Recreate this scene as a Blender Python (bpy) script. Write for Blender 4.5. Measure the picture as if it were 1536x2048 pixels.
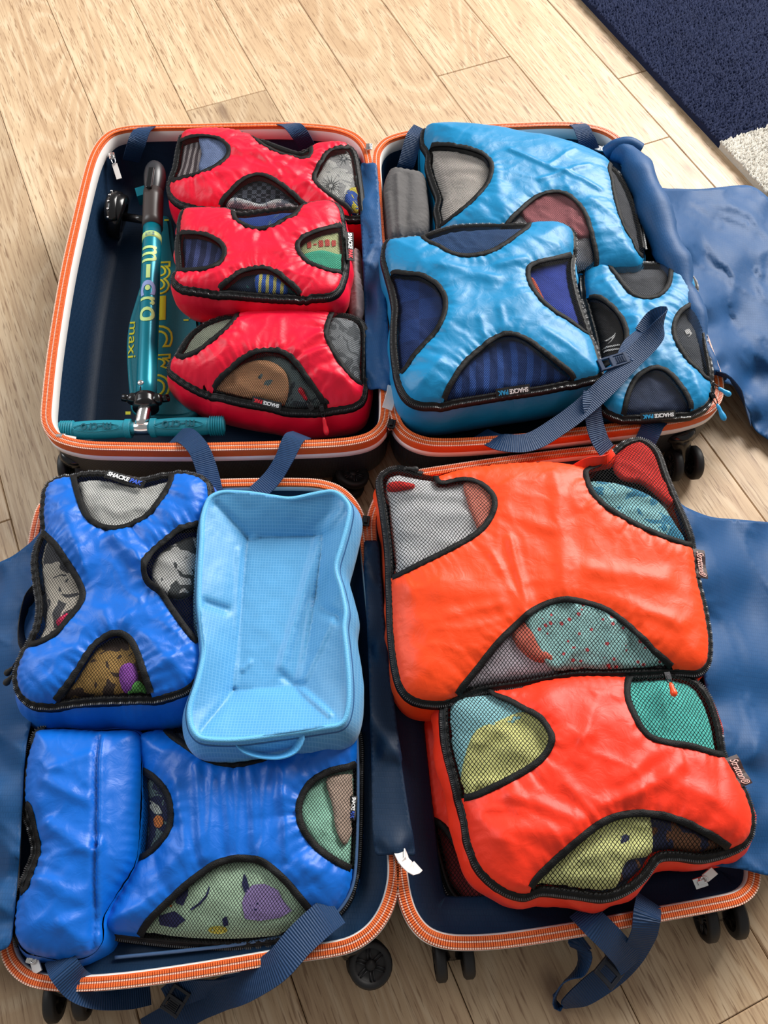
import bpy, bmesh, math, random
import numpy as np
from mathutils import Vector, Matrix
from mathutils.geometry import delaunay_2d_cdt

for o in list(bpy.data.objects):
    bpy.data.objects.remove(o, do_unlink=True)
scene = bpy.context.scene
COL = scene.collection

# ------------------------------------------------------------------ camera
CAM_H = 1.3
FPX = 1645.0
PITCH = math.radians(61.97)
ROLL = math.radians(-0.92)
PLANK_YAW = math.radians(24.52)
fw = np.array([0, math.cos(PITCH), -math.sin(PITCH)])
up0 = np.array([0, math.sin(PITCH), math.cos(PITCH)])
rt0 = np.array([1.0, 0, 0])
rt = rt0 * math.cos(ROLL) - up0 * math.sin(ROLL)
up = rt0 * math.sin(ROLL) + up0 * math.cos(ROLL)
cam_data = bpy.data.cameras.new('camera')
cam_data.sensor_fit = 'VERTICAL'
cam_data.sensor_height = 36.0
cam_data.lens = FPX / 2048.0 * 36.0
cam_data.clip_start = 0.02
cam = bpy.data.objects.new('camera', cam_data)
COL.objects.link(cam)
M = Matrix.Identity(4)
for i in range(3):
    M[i][0] = rt[i]; M[i][1] = up[i]; M[i][2] = -fw[i]
M[2][3] = CAM_H
cam.matrix_world = M
scene.camera = cam

# ------------------------------------------------------------------ light
world = bpy.data.worlds.new('room_light')
scene.world = world
world.use_nodes = True
bg = world.node_tree.nodes['Background']
bg.inputs[0].default_value = (1.0, 0.97, 0.94, 1)
bg.inputs[1].default_value = 0.30


def area(name, loc, target, sx, sy, power, color):
    l = bpy.data.lights.new(name, 'AREA')
    l.shape = 'RECTANGLE'
    l.size = sx; l.size_y = sy; l.energy = power; l.color = color
    o = bpy.data.objects.new(name, l)
    COL.objects.link(o)
    o.location = loc
    o.rotation_euler = (Vector(target) - Vector(loc)).to_track_quat('-Z', 'Y').to_euler()
    return o


area('window_light', (2.9, 4.6, 3.1), (0.1, 0.7, 0), 3.2, 2.4, 560, (1.0, 0.97, 0.93))
area('side_fill_light', (-2.6, 1.6, 2.2), (0, 0.7, 0), 1.6, 1.6, 55, (0.93, 0.97, 1.0))  # added fill from the left, no known window; lifts the near floor
scene.view_settings.view_transform = 'Standard'
scene.view_settings.look = 'None'
scene.view_settings.exposure = 0.0
scene.view_settings.gamma = 1.0
scene.view_settings.use_curve_mapping = False

# ------------------------------------------------------------------ helpers


def P(x, y, z):
    """point on the level plane z that lies on the ray of photo pixel (x, y)"""
    x = np.asarray(x, float); y = np.asarray(y, float); z = np.asarray(z, float)
    d = fw + np.multiply.outer((x - 768) / FPX, rt) - np.multiply.outer((y - 1024) / FPX, up)
    t = (z - CAM_H) / d[..., 2]
    return d * t[..., None] + np.array([0, 0, CAM_H])


def Qpx(p):
    v = np.asarray(p, float) - np.array([0, 0, CAM_H])
    c = v @ fw
    return 768 + FPX * (v @ rt) / c, 1024 - FPX * (v @ up) / c


def lin(c):
    r = []
    for v in c[:3]:
        v = v / 255.0
        r.append(v / 12.92 if v <= 0.04045 else ((v + 0.055) / 1.055) ** 2.4)
    return (r[0], r[1], r[2], 1.0)


def vn(x, y, s=0):
    """smooth value noise in 0..1"""
    x = np.asarray(x, float) + s * 17.31; y = np.asarray(y, float) - s * 9.77
    xi = np.floor(x); yi = np.floor(y)
    fx = x - xi; fy = y - yi
    fx = fx * fx * fx * (fx * (fx * 6 - 15) + 10); fy = fy * fy * fy * (fy * (fy * 6 - 15) + 10)

    def h(a, b):
        v = np.sin(a * 127.1 + b * 311.7 + 74.7) * 43758.5453
        return v - np.floor(v)
    return (h(xi, yi) * (1 - fx) + h(xi + 1, yi) * fx) * (1 - fy) + (h(xi, yi + 1) * (1 - fx) + h(xi + 1, yi + 1) * fx) * fy


def fbm(x, y, s=0):
    return (vn(x, y, s) * .55 + vn(x * 2.1, y * 2.1, s + 3) * .3 + vn(x * 4.3, y * 4.3, s + 7) * .15)


def resample(p, step, closed=False):
    p = np.asarray(p, float)
    if closed:
        p = np.vstack([p, p[:1]])
    seg = np.linalg.norm(np.diff(p, axis=0), axis=1)
    s = np.concatenate([[0], np.cumsum(seg)])
    n = max(3, int(round(s[-1] / step)))
    t = np.linspace(0, s[-1], n + 1)
    out = np.stack([np.interp(t, s, p[:, k]) for k in range(p.shape[1])], 1)
    return out[:-1] if closed else out


def catmull(pts, closed=False, sub=10):
    p = np.asarray(pts, float)
    n = len(p)
    out = []
    rng = range(n) if closed else range(n - 1)
    for i in rng:
        if closed:
            a, b, c, d = p[(i - 1) % n], p[i], p[(i + 1) % n], p[(i + 2) % n]
        else:
            a, b, c, d = p[max(i - 1, 0)], p[i], p[i + 1], p[min(i + 2, n - 1)]
        # centripetal-like damping
        t = np.linspace(0, 1, sub, endpoint=False)[:, None]
        m1 = (c - a) * .5; m2 = (d - b) * .5
        L = np.linalg.norm(c - b) + 1e-9
        for m in (m1, m2):
            q = np.linalg.norm(m)
            if q > L:
                m *= L / q
        h00 = 2 * t**3 - 3 * t**2 + 1; h10 = t**3 - 2 * t**2 + t; h01 = -2 * t**3 + 3 * t**2; h11 = t**3 - t**2
        out.append(h00 * b + h10 * m1 + h01 * c + h11 * m2)
    if not closed:
        out.append(p[-1:])
    return np.vstack(out)


def inside(pts, poly):
    x = pts[:, 0]; y = pts[:, 1]
    r = np.zeros(len(pts), bool)
    q = np.roll(poly, -1, axis=0)
    for (x0, y0), (x1, y1) in zip(poly, q):
        c = ((y0 > y) != (y1 > y))
        if y1 != y0:
            r ^= c & (x < (x1 - x0) * (y - y0) / (y1 - y0) + x0)
    return r


def pdist(pts, line, closed=True):
    """distance to polyline and arc length of the nearest vertex"""
    a = line; b = np.roll(line, -1, axis=0)
    if not closed:
        a = line[:-1]; b = line[1:]
    ab = b - a
    L2 = (ab ** 2).sum(1) + 1e-18
    s = np.concatenate([[0], np.cumsum(np.sqrt(L2))])[:-1]
    D = np.empty(len(pts)); S = np.empty(len(pts))
    for k in range(0, len(pts), 4000):
        p = pts[k:k + 4000]
        ap = p[:, None, :] - a[None]
        t = np.clip((ap * ab[None]).sum(2) / L2[None], 0, 1)
        d = ((ap - ab[None] * t[..., None]) ** 2).sum(2)
        j = d.argmin(1)
        D[k:k + 4000] = np.sqrt(d[np.arange(len(p)), j])
        S[k:k + 4000] = s[j] + t[np.arange(len(p)), j] * np.sqrt(L2[j])
    return D, S


def ccw(poly):
    x, y = poly[:, 0], poly[:, 1]
    a = (x * np.roll(y, -1) - np.roll(x, -1) * y).sum()
    return poly if a > 0 else poly[::-1].copy()


def triangulate(polys, step, rnd):
    """constrained triangulation of polys[0] with inner outlines polys[1:]; returns 2D verts, faces, tag sets"""
    out = polys[0]
    mn = out.min(0); mx = out.max(0)
    gx = np.arange(mn[0], mx[0], step); gy = np.arange(mn[1], mx[1], step * .866)
    X, Y = np.meshgrid(gx, gy)
    X = X + (np.arange(len(gy)) % 2)[:, None] * step * .5
    g = np.stack([X.ravel(), Y.ravel()], 1) + (rnd.random((X.size, 2)) - .5) * step * .25
    g = g[inside(g, out)]
    for q in polys:
        if len(g):
            d, _ = pdist(g, q)
            g = g[d > step * .45]
    verts = []; faces = []
    for q in polys:
        k = len(verts)
        verts += [Vector((float(a), float(b))) for a, b in q]
        faces.append(list(range(k, k + len(q))))
    verts += [Vector((float(a), float(b))) for a, b in g]
    v, e, f, ov, oe, of = delaunay_2d_cdt(verts, [], faces, 1, 1e-6)
    V = np.array([[a.x, a.y] for a in v])
    return V, [tuple(t) for t in f], of


ORG = {}


def uniq_label(o, label, cat, group=None, kind=None):
    if label: o['label'] = label
    if cat: o['category'] = cat
    if group: o['group'] = group
    if kind: o['kind'] = kind


def root(name, loc, label=None, cat=None, group=None):
    o = bpy.data.objects.new(name, None)
    o.empty_display_size = 0.05
    COL.objects.link(o)
    o.location = loc
    ORG[o.name] = np.array(loc, float)
    uniq_label(o, label, cat, group)
    return o


def add(name, V, F, mat, parent=None, smooth=True, uv=None, kind=None, mats=None, fm=None, label=None):
    V = np.asarray(V, float)
    if parent is not None:
        org = ORG[parent.name]
    else:
        org = np.array([(V[:, 0].min() + V[:, 0].max()) / 2, (V[:, 1].min() + V[:, 1].max()) / 2, V[:, 2].min()])
    me = bpy.data.meshes.new(name)
    me.from_pydata((V - org).tolist(), [], [tuple(int(i) for i in f) for f in F])
    if mats:
        for m in mats: me.materials.append(m)
        me.polygons.foreach_set('material_index', np.asarray(fm, np.int32))
    else:
        me.materials.append(mat)
    if uv is not None:
        L = me.uv_layers.new(name='UVMap')
        idx = np.empty(len(me.loops), np.int32)
        me.loops.foreach_get('vertex_index', idx)
        L.data.foreach_set('uv', np.asarray(uv, np.float32)[idx].ravel())
    if smooth:
        me.polygons.foreach_set('use_smooth', np.ones(len(me.polygons), bool))
    me.update()
    o = bpy.data.objects.new(name, me)
    COL.objects.link(o)
    ORG[o.name] = org
    if parent is not None:
        o.parent = parent
    else:
        o.location = org
    if kind: o['kind'] = kind
    if label: o['label'] = label
    return o


class MB:
    """mesh collector"""
    def __init__(self):
        self.V = []; self.F = []; self.UV = []; self.M = []; self.n = 0

    def put(self, V, F, uv=None, m=0):
        V = np.asarray(V, float)
        self.V.append(V)
        self.F += [tuple(i + self.n for i in f) for f in F]
        self.UV.append(np.zeros((len(V), 2)) if uv is None else np.asarray(uv, float))
        self.M += [m] * len(F)
        self.n += len(V)

    def build(self, name, mat, parent=None, smooth=True, kind=None, mats=None, label=None):
        return add(name, np.vstack(self.V), self.F, mat, parent, smooth, np.vstack(self.UV), kind, mats, self.M if mats else None, label)


BOXF = [(0, 1, 3, 2), (4, 6, 7, 5), (0, 4, 5, 1), (2, 3, 7, 6), (0, 2, 6, 4), (1, 5, 7, 3)]


def boxes(C, A, B, Cc):
    """many boxes: centres, half-axes (arrays N x 3)"""
    V = []; F = []
    for i in range(len(C)):
        k = len(V)
        for a in (-1, 1):
            for b in (-1, 1):
                for c in (-1, 1):
                    V.append(C[i] + a * A[i] + b * B[i] + c * Cc[i])
        F += [tuple(j + k for j in f) for f in BOXF]
    return np.array(V), F


def norm(v):
    v = np.asarray(v, float)
    return v / (np.linalg.norm(v, axis=-1, keepdims=True) + 1e-12)


def tangents(p, closed):
    if closed:
        return norm(np.roll(p, -1, 0) - np.roll(p, 1, 0))
    return norm(np.gradient(p, axis=0))


def sweep(path, N, B, prof, closed=False, pclosed=False, caps=False):
    """profile points (a along N, b along B) swept along a path"""
    n = len(path); m = len(prof)
    prof = np.asarray(prof, float)
    V = path[:, None, :] + N[:, None, :] * prof[None, :, :1] + B[:, None, :] * prof[None, :, 1:2]
    V = V.reshape(-1, 3)
    s = np.concatenate([[0], np.cumsum(np.linalg.norm(np.diff(path, axis=0), axis=1))])
    pl = np.concatenate([[0], np.cumsum(np.linalg.norm(np.diff(prof, axis=0), axis=1))])
    uv = np.stack(np.broadcast_arrays(pl[None, :], s[:, None]), -1).reshape(-1, 2)
    F = []
    for i in range(n if closed else n - 1):
        i2 = (i + 1) % n
        for j in range(m if pclosed else m - 1):
            j2 = (j + 1) % m
            F.append((i * m + j, i2 * m + j, i2 * m + j2, i * m + j2))
    if caps and not closed:
        F.append(tuple(range(m)))
        F.append(tuple(range((n - 1) * m, n * m))[::-1])
    return V, F, uv


def tube(path, r, k=8, closed=False):
    path = np.asarray(path, float)
    T = tangents(path, closed)
    ref = np.array([0, 0, 1.0])
    if abs(T[:, 2]).mean() > .8: ref = np.array([1.0, 0, 0])
    N = norm(np.cross(T, ref)); B = np.cross(N, T)
    if np.isscalar(r):
        prof = [(r * math.cos(a), r * math.sin(a)) for a in np.linspace(0, 2 * math.pi, k, endpoint=False)]
        return sweep(path, N, B, prof, closed, True, True)
    r = np.asarray(r)
    prof = np.array([(math.cos(a), math.sin(a)) for a in np.linspace(0, 2 * math.pi, k, endpoint=False)])
    V, F, uv = sweep(path, N * r[:, None], B * r[:, None], prof, closed, True, True)
    return V, F, uv


def lathe(profile, c, axis, k=24, ref=None):
    """profile (r, h) revolved about axis through c"""
    axis = norm(axis)
    r0 = np.array([0, 0, 1.0]) if abs(axis[2]) < .9 else np.array([1.0, 0, 0])
    X = norm(np.cross(axis, r0)); Y = np.cross(axis, X)
    V = []; m = len(profile)
    for i in range(k):
        a = 2 * math.pi * i / k
        d = X * math.cos(a) + Y * math.sin(a)
        for r, h in profile: V.append(c + d * r + axis * h)
    F = []
    for i in range(k):
        i2 = (i + 1) % k
        for j in range(m - 1):
            F.append((i * m + j, i2 * m + j, i2 * m + j + 1, i * m + j + 1))
    if profile[0][0] > 1e-6: F.append(tuple(i * m for i in range(k))[::-1])
    if profile[-1][0] > 1e-6: F.append(tuple(i * m + m - 1 for i in range(k)))
    return np.array(V), F


# ------------------------------------------------------------------ materials
class NT:
    def __init__(self, name):
        self.m = bpy.data.materials.new(name)
        self.m.use_nodes = True
        self.t = self.m.node_tree
        self.b = self.t.nodes['Principled BSDF']
        self.out = self.t.nodes['Material Output']

    def n(self, typ, **kw):
        x = self.t.nodes.new(typ)
        for k, v in kw.items():
            if k.startswith('i_'):
                x.inputs[k[2:].replace('_', ' ')].default_value = v
            elif k.startswith('n_'):
                x.inputs[int(k[2:])].default_value = v
            else:
                setattr(x, k, v)
        return x

    def l(self, a, b): self.t.links.new(a, b)

    def math(self, op, a, b=None, c=None):
        x = self.t.nodes.new('ShaderNodeMath'); x.operation = op
        for i, v in enumerate((a, b, c)):
            if v is None: continue
            if isinstance(v, (int, float)): x.inputs[i].default_value = v
            else: self.l(v, x.inputs[i])
        return x.outputs[0]

    def mix(self, fac, a, b):
        x = self.t.nodes.new('ShaderNodeMix'); x.data_type = 'RGBA'
        for s, v in ((x.inputs['Factor'], fac), (x.inputs[6], a), (x.inputs[7], b)):
            if isinstance(v, (int, float)): s.default_value = v
            elif isinstance(v, tuple): s.default_value = v
            else: self.l(v, s)
        return x.outputs[2]

    def coords(self, kind='Object', scale=(1, 1, 1), rot=(0, 0, 0)):
        tc = self.n('ShaderNodeTexCoord')
        mp = self.n('ShaderNodeMapping')
        mp.inputs['Scale'].default_value = scale
        mp.inputs['Rotation'].default_value = rot
        self.l(tc.outputs[kind], mp.inputs['Vector'])
        return mp.outputs[0]

    def noise(self, vec, scale, detail=3, rough=.55, dist=0.0):
        x = self.n('ShaderNodeTexNoise')
        x.inputs['Scale'].default_value = scale; x.inputs['Detail'].default_value = detail
        x.inputs['Roughness'].default_value = rough; x.inputs['Distortion'].default_value = dist
        if vec is not None: self.l(vec, x.inputs['Vector'])
        return x.outputs['Fac']

    def bump(self, h, strength, dist=.001):
        x = self.n('ShaderNodeBump')
        x.inputs['Strength'].default_value = strength; x.inputs['Distance'].default_value = dist
        self.l(h, x.inputs['Height']); self.l(x.outputs[0], self.b.inputs['Normal'])
        return x

    def ramp(self, fac, stops):
        x = self.n('ShaderNodeValToRGB')
        e = x.color_ramp.elements
        while len(e) < len(stops): e.new(.5)
        for s, (p, c) in zip(e, stops):
            s.position = p; s.color = c
        self.l(fac, x.inputs[0])
        return x.outputs[0]


def plain(name, col, rough=.5, metal=0, spec=.5, bump=0, bscale=300, var=0):
    t = NT(name)
    t.b.inputs['Base Color'].default_value = lin(col)
    t.b.inputs['Roughness'].default_value = rough
    t.b.inputs['Metallic'].default_value = metal
    t.b.inputs['Specular IOR Level'].default_value = spec
    if bump or var:
        v = t.coords()
        n = t.noise(v, bscale, 2)
        if bump: t.bump(n, bump, .0015)
        if var:
            n2 = t.noise(v, 18, 4)
            c = lin(col)
            d = tuple(a * (1 - var) for a in c[:3]) + (1,)
            t.l(t.mix(n2, d, c), t.b.inputs['Base Color'])
    return t.m


def nylon(name, col, rough=.42, sheen=.04):
    """satin packing-cube nylon: fine weave, soft crumple"""
    t = NT(name)
    c = lin(col)
    v = t.coords()
    n2 = t.noise(v, 9, 3)
    t.l(t.mix(n2, tuple(a * .9 for a in c[:3]) + (1,), tuple(min(1, a * 1.06) for a in c[:3]) + (1,)), t.b.inputs['Base Color'])
    t.b.inputs['Roughness'].default_value = rough
    t.b.inputs['Sheen Weight'].default_value = sheen
    t.b.inputs['Sheen Roughness'].default_value = .35
    t.b.inputs['Specular IOR Level'].default_value = .42
    crump = t.noise(v, 55, 3, .5, .8)
    weave = t.noise(v, 900, 1)
    h = t.math('ADD', crump, t.math('MULTIPLY', weave, .03))
    t.bump(h, .22, .004)
    return t.m


def netmat(name, pitch, width):
    """black diamond netting with open holes"""
    t = NT(name)
    tc = t.n('ShaderNodeTexCoord')
    sp = t.n('ShaderNodeSeparateXYZ')
    t.l(tc.outputs['UV'], sp.inputs[0])
    x, y = sp.outputs[0], sp.outputs[1]
    k = 1 / pitch
    nz = t.noise(tc.outputs['UV'], 40, 2)
    nz = t.math('MULTIPLY', nz, 1.3)
    a = t.math('ADD', t.math('ADD', t.math('MULTIPLY', x, k), t.math('MULTIPLY', y, k * .8)), nz)
    b = t.math('ADD', t.math('SUBTRACT', t.math('MULTIPLY', x, k), t.math('MULTIPLY', y, k * .8)), nz)
    fa = t.math('LESS_THAN', t.math('FRACT', a), width)
    fb = t.math('LESS_THAN', t.math('FRACT', b), width)
    m = t.math('MAXIMUM', fa, fb)
    t.b.inputs['Base Color'].default_value = (.003, .003, .003, 1)
    t.b.inputs['Roughness'].default_value = .7
    t.b.inputs['Specular IOR Level'].default_value = .1
    t.l(m, t.b.inputs['Alpha'])
    return t.m


def webbing(name, col):
    """ribbed strap: cross ribs along its length, plain selvedge"""
    t = NT(name)
    tc = t.n('ShaderNodeTexCoord')
    sp = t.n('ShaderNodeSeparateXYZ')
    t.l(tc.outputs['UV'], sp.inputs[0])
    r = t.math('SINE', t.math('MULTIPLY', sp.outputs[1], 2 * math.pi / .0032))
    f = t.noise(t.coords('UV', (1, 1, 1)), 1500, 1)
    h = t.math('ADD', t.math('MULTIPLY', r, .5), t.math('MULTIPLY', f, .4))
    c = lin(col)
    t.l(t.mix(t.math('MULTIPLY_ADD', r, .5, .5), tuple(a * .7 for a in c[:3]) + (1,), c), t.b.inputs['Base Color'])
    t.b.inputs['Roughness'].default_value = .5
    t.b.inputs['Specular IOR Level'].default_value = .35
    t.bump(h, .7, .0012)
    return t.m


def lining(name, col, rough=.55):
    """navy lining with a fine dashed dobby weave"""
    t = NT(name)
    v = t.coords('Object', (1, 1, 1))
    br = t.n('ShaderNodeTexBrick')
    br.inputs['Scale'].default_value = 60
    br.inputs['Mortar Size'].default_value = .03
    br.inputs['Brick Width'].default_value = .22
    br.inputs['Row Height'].default_value = .42
    br.inputs['Color1'].default_value = (1, 1, 1, 1); br.inputs['Color2'].default_value = (.7, .7, .7, 1)
    br.inputs['Mortar'].default_value = (0, 0, 0, 1)
    t.l(v, br.inputs['Vector'])
    c = lin(col)
    n = t.noise(v, 7, 3)
    cc = t.mix(n, tuple(a * .82 for a in c[:3]) + (1,), tuple(min(1, a * 1.1) for a in c[:3]) + (1,))
    cc = t.mix(t.math('MULTIPLY', br.outputs['Color'], .16), cc, tuple(min(1, a * 1.7 + .01) for a in c[:3]) + (1,))
    t.l(cc, t.b.inputs['Base Color'])
    t.b.inputs['Roughness'].default_value = rough
    t.b.inputs['Specular IOR Level'].default_value = .3
    h = t.math('ADD', t.math('MULTIPLY', br.outputs['Color'], .25), t.noise(v, 26, 3))
    t.bump(h, .35, .003)
    return t.m


def cloth(name, col, pat=None, col2=None, sc=1.0):
    t = NT(name)
    boost = lambda q: tuple(a * min(1.5, .80 / max(lin(q)[:3])) for a in lin(q)[:3]) + (1,)
    c = boost(col)
    if col2: col2 = boost(col2)
    v = t.coords()
    n = t.noise(v, 30, 4)
    base = t.mix(n, tuple(a * .75 for a in c[:3]) + (1,), tuple(min(1, a * 1.15) for a in c[:3]) + (1,))
    if pat == 'dots':
        vo = t.n('ShaderNodeTexVoronoi'); vo.inputs['Scale'].default_value = 95 * sc
        t.l(v, vo.inputs['Vector'])
        base = t.mix(t.math('LESS_THAN', vo.outputs['Distance'], .22), base, col2)
    elif pat == 'stripes':
        w = t.n('ShaderNodeTexWave'); w.inputs['Scale'].default_value = 26 * sc; w.inputs['Distortion'].default_value = 2
        t.l(v, w.inputs['Vector'])
        base = t.mix(t.math('GREATER_THAN', w.outputs['Fac'], .6), base, col2)
    elif pat == 'blotch':
        n3 = t.noise(v, 22 * sc, 2, .5, 1.0)
        base = t.mix(t.math('GREATER_THAN', n3, .54), base, col2)
    elif pat == 'gingham':
        ch = t.n('ShaderNodeTexChecker'); ch.inputs['Scale'].default_value = 180 * sc
        t.l(v, ch.inputs['Vector'])
        base = t.mix(ch.outputs['Fac'], base, col2)
    t.l(base, t.b.inputs['Base Color'])
    t.b.inputs['Roughness'].default_value = .85
    t.bump(t.math('ADD', t.noise(v, 60, 3, .6, .6), t.math('MULTIPLY', t.noise(v, 900, 1), .15)), .5, .004)
    return t.m


def oak():
    t = NT('oak_plank')
    tc = t.n('ShaderNodeTexCoord')
    oi = t.n('ShaderNodeObjectInfo')
    off = t.n('ShaderNodeVectorMath'); off.operation = 'SCALE'
    cm = t.n('ShaderNodeCombineXYZ')
    for i in range(3): t.l(oi.outputs['Random'], cm.inputs[i])
    t.l(cm.outputs[0], off.inputs[0]); off.inputs['Scale'].default_value = 61.0
    ad = t.n('ShaderNodeVectorMath'); ad.operation = 'ADD'
    t.l(tc.outputs['Object'], ad.inputs[0]); t.l(off.outputs[0], ad.inputs[1])

    def mapped(s):
        mp = t.n('ShaderNodeMapping'); mp.inputs['Scale'].default_value = s
        t.l(ad.outputs[0], mp.inputs['Vector']); return mp.outputs[0]
    big = t.noise(mapped((4.4, .8, 1)), 1.0, 1.6, .45, .5)
    rings = t.math('SINE', t.math('MULTIPLY', big, 135.0))
    rings = t.math('MULTIPLY_ADD', rings, .5, .5)
    fib = t.noise(mapped((190, 6, 1)), 1.0, 4, .65)
    tone = t.noise(mapped((9, 1.0, 1)), 1.0, 3, .5, .6)
    pores = t.noise(mapped((330, 20, 1)), 1.0, 2, .5)
    A = lin((212, 184, 148)); Bc = lin((192, 160, 124)); Cc = lin((228, 206, 174))
    c = t.mix(t.ramp(tone, [(.3, (0, 0, 0, 1)), (.7, (1, 1, 1, 1))]), Bc, A)
    rr = t.ramp(rings, [(.62, (0, 0, 0, 1)), (.98, (1, 1, 1, 1))])
    rd = t.ramp(rings, [(.02, (1, 1, 1, 1)), (.35, (0, 0, 0, 1))])
    c = t.mix(t.math('MULTIPLY', rr, t.math('MULTIPLY', fib, .6)), c, Cc)
    c = t.mix(t.math('MULTIPLY', rd, .10), c, lin((150, 116, 86)))
    c = t.mix(t.ramp(fib, [(.34, (.6, .6, .6, 1)), (.52, (0, 0, 0, 1))]), c, lin((158, 124, 94)))
    c = t.mix(t.ramp(pores, [(.33, (.7, .7, .7, 1)), (.42, (0, 0, 0, 1))]), c, lin((132, 98, 70)))
    # knots
    vo = t.n('ShaderNodeTexVoronoi'); vo.voronoi_dimensions = '2D'; vo.inputs['Scale'].default_value = 1.0
    t.l(mapped((2.6, 1.1, 1)), vo.inputs['Vector'])
    wob = t.math('ADD', vo.outputs['Distance'], t.math('MULTIPLY', t.noise(mapped((40, 20, 1)), 1.0, 3), .07))
    kn = t.ramp(wob, [(.045, (.7, .7, .7, 1)), (.085, (0, 0, 0, 1))])
    c = t.mix(kn, c, lin((126, 98, 78)))
    # a little tone change from plank to plank
    hv = t.n('ShaderNodeHueSaturation')
    t.l(t.math('MULTIPLY_ADD', oi.outputs['Random'], .26, .86), hv.inputs['Value'])
    hv.inputs['Saturation'].default_value = .98
    t.l(c, hv.inputs['Color'])
    t.l(hv.outputs[0], t.b.inputs['Base Color'])
    t.b.inputs['Roughness'].default_value = .46
    t.b.inputs['Specular IOR Level'].default_value = .4
    t.bump(t.math('ADD', fib, t.math('MULTIPLY', rr, .3)), .25, .0012)
    return t.m


def shellmat():
    t = NT('black_shell')
    v = t.coords()
    w = t.n('ShaderNodeTexWave'); w.wave_type = 'BANDS'; w.bands_direction = 'X'
    w.inputs['Scale'].default_value = 120; w.inputs['Distortion'].default_value = .6
    t.l(v, w.inputs['Vector'])
    t.b.inputs['Base Color'].default_value = lin((38, 40, 44))
    t.b.inputs['Roughness'].default_value = .42
    t.bump(t.math('ADD', w.outputs['Fac'], t.noise(v, 350, 2)), .4, .0012)
    return t.m


MT = dict(
    red=nylon('red_nylon', (240, 0, 50), .46), cyan=nylon('cyan_nylon', (0, 132, 186), .44),
    blue=nylon('blue_nylon', (0, 102, 204), .42), orange=nylon('orange_nylon', (255, 70, 8), .48),
    vermilion=nylon('vermilion_nylon', (252, 52, 20), .48), sky=None,
    net_fine=netmat('fine_black_netting', .0034, .22), net_wide=netmat('coarse_black_netting', .0052, .21),
    net_mid=netmat('medium_black_netting', .0042, .19),
    binding=plain('black_binding_tape', (9, 9, 10), .6, spec=.25, bump=.6, bscale=700), piping=plain('black_piping', (8, 8, 9), .5, spec=.3, bump=.4, bscale=600),
    teeth=plain('black_zip_coil', (70, 70, 72), .28), metal=plain('dark_zip_metal', (60, 60, 62), .25, 1.0), chrome=plain('bright_metal', (225, 225, 225), .18, 1.0),
    navy=lining('navy_lining', (6, 36, 62)), flap=lining('navy_divider_cloth', (16, 72, 122)), strap=webbing('navy_webbing', (18, 58, 100)),
    buckle=plain('navy_buckle_plastic', (30, 52, 84), .35), bbuckle=plain('black_buckle_plastic', (20, 24, 34), .4),
    ztape=plain('orange_zipper_tape', (214, 92, 26), .6, bump=.6, bscale=800), zcoil=plain('orange_zip_coil', (240, 116, 56), .38),
    zwhite=plain('white_zip_stitch', (246, 206, 186), .5), trim=plain('white_rim_trim', (238, 234, 230), .45, var=.05), shell=shellmat(),
    rubber=plain('black_rubber', (22, 22, 24), .55), hub=plain('dark_hub_plastic', (30, 31, 36), .4), plastic=plain('black_gloss_plastic', (20, 20, 22), .2),
    tag=plain('black_label_fabric', (22, 22, 24), .7), white=plain('white_print', (235, 235, 235), .6),
    maroon_tag=plain('brown_black_label', (48, 16, 14), .55), pink=plain('pink_script_print', (236, 190, 180), .6),
    pred=plain('red_print', (225, 30, 50), .6), pcyan=plain('cyan_print', (40, 160, 215), .6), pblue=plain('blue_print', (50, 90, 200), .6),
    pull_red=plain('red_rubber_pull', (225, 30, 50), .35), pull_cyan=plain('cyan_rubber_pull', (30, 150, 205), .35), pull_orange=plain('orange_rubber_pull', (250, 80, 30), .35),
    cord=plain('black_cord', (20, 20, 20), .6),
)
MT['sky'] = nylon('sky_blue_ripstop', (84, 164, 222), .5, .3)
MT['gray'] = cloth('charcoal_cloth', (74, 72, 72))
CL = {}


def cl(col, pat=None, col2=None, sc=1.0):
    k = (col, pat, col2, sc)
    if k not in CL: CL[k] = cloth('cloth_%d' % len(CL), col, pat, col2, sc)
    return CL[k]


PR = {}


def prt(col):
    if col not in PR: PR[col] = plain('print_%d' % len(PR), col, .75)
    return PR[col]

# ------------------------------------------------------------------ floor
dv = np.array([-math.sin(PLANK_YAW), math.cos(PLANK_YAW), 0.0])   # along the planks
nv = np.array([math.cos(PLANK_YAW), math.sin(PLANK_YAW), 0.0])    # across them
PW = 0.2368 * CAM_H / 1.5
P0 = 0.0973 * CAM_H / 1.5


def fl(n, d, z): return nv * n + dv * d + np.array([0, 0, z])


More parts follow.
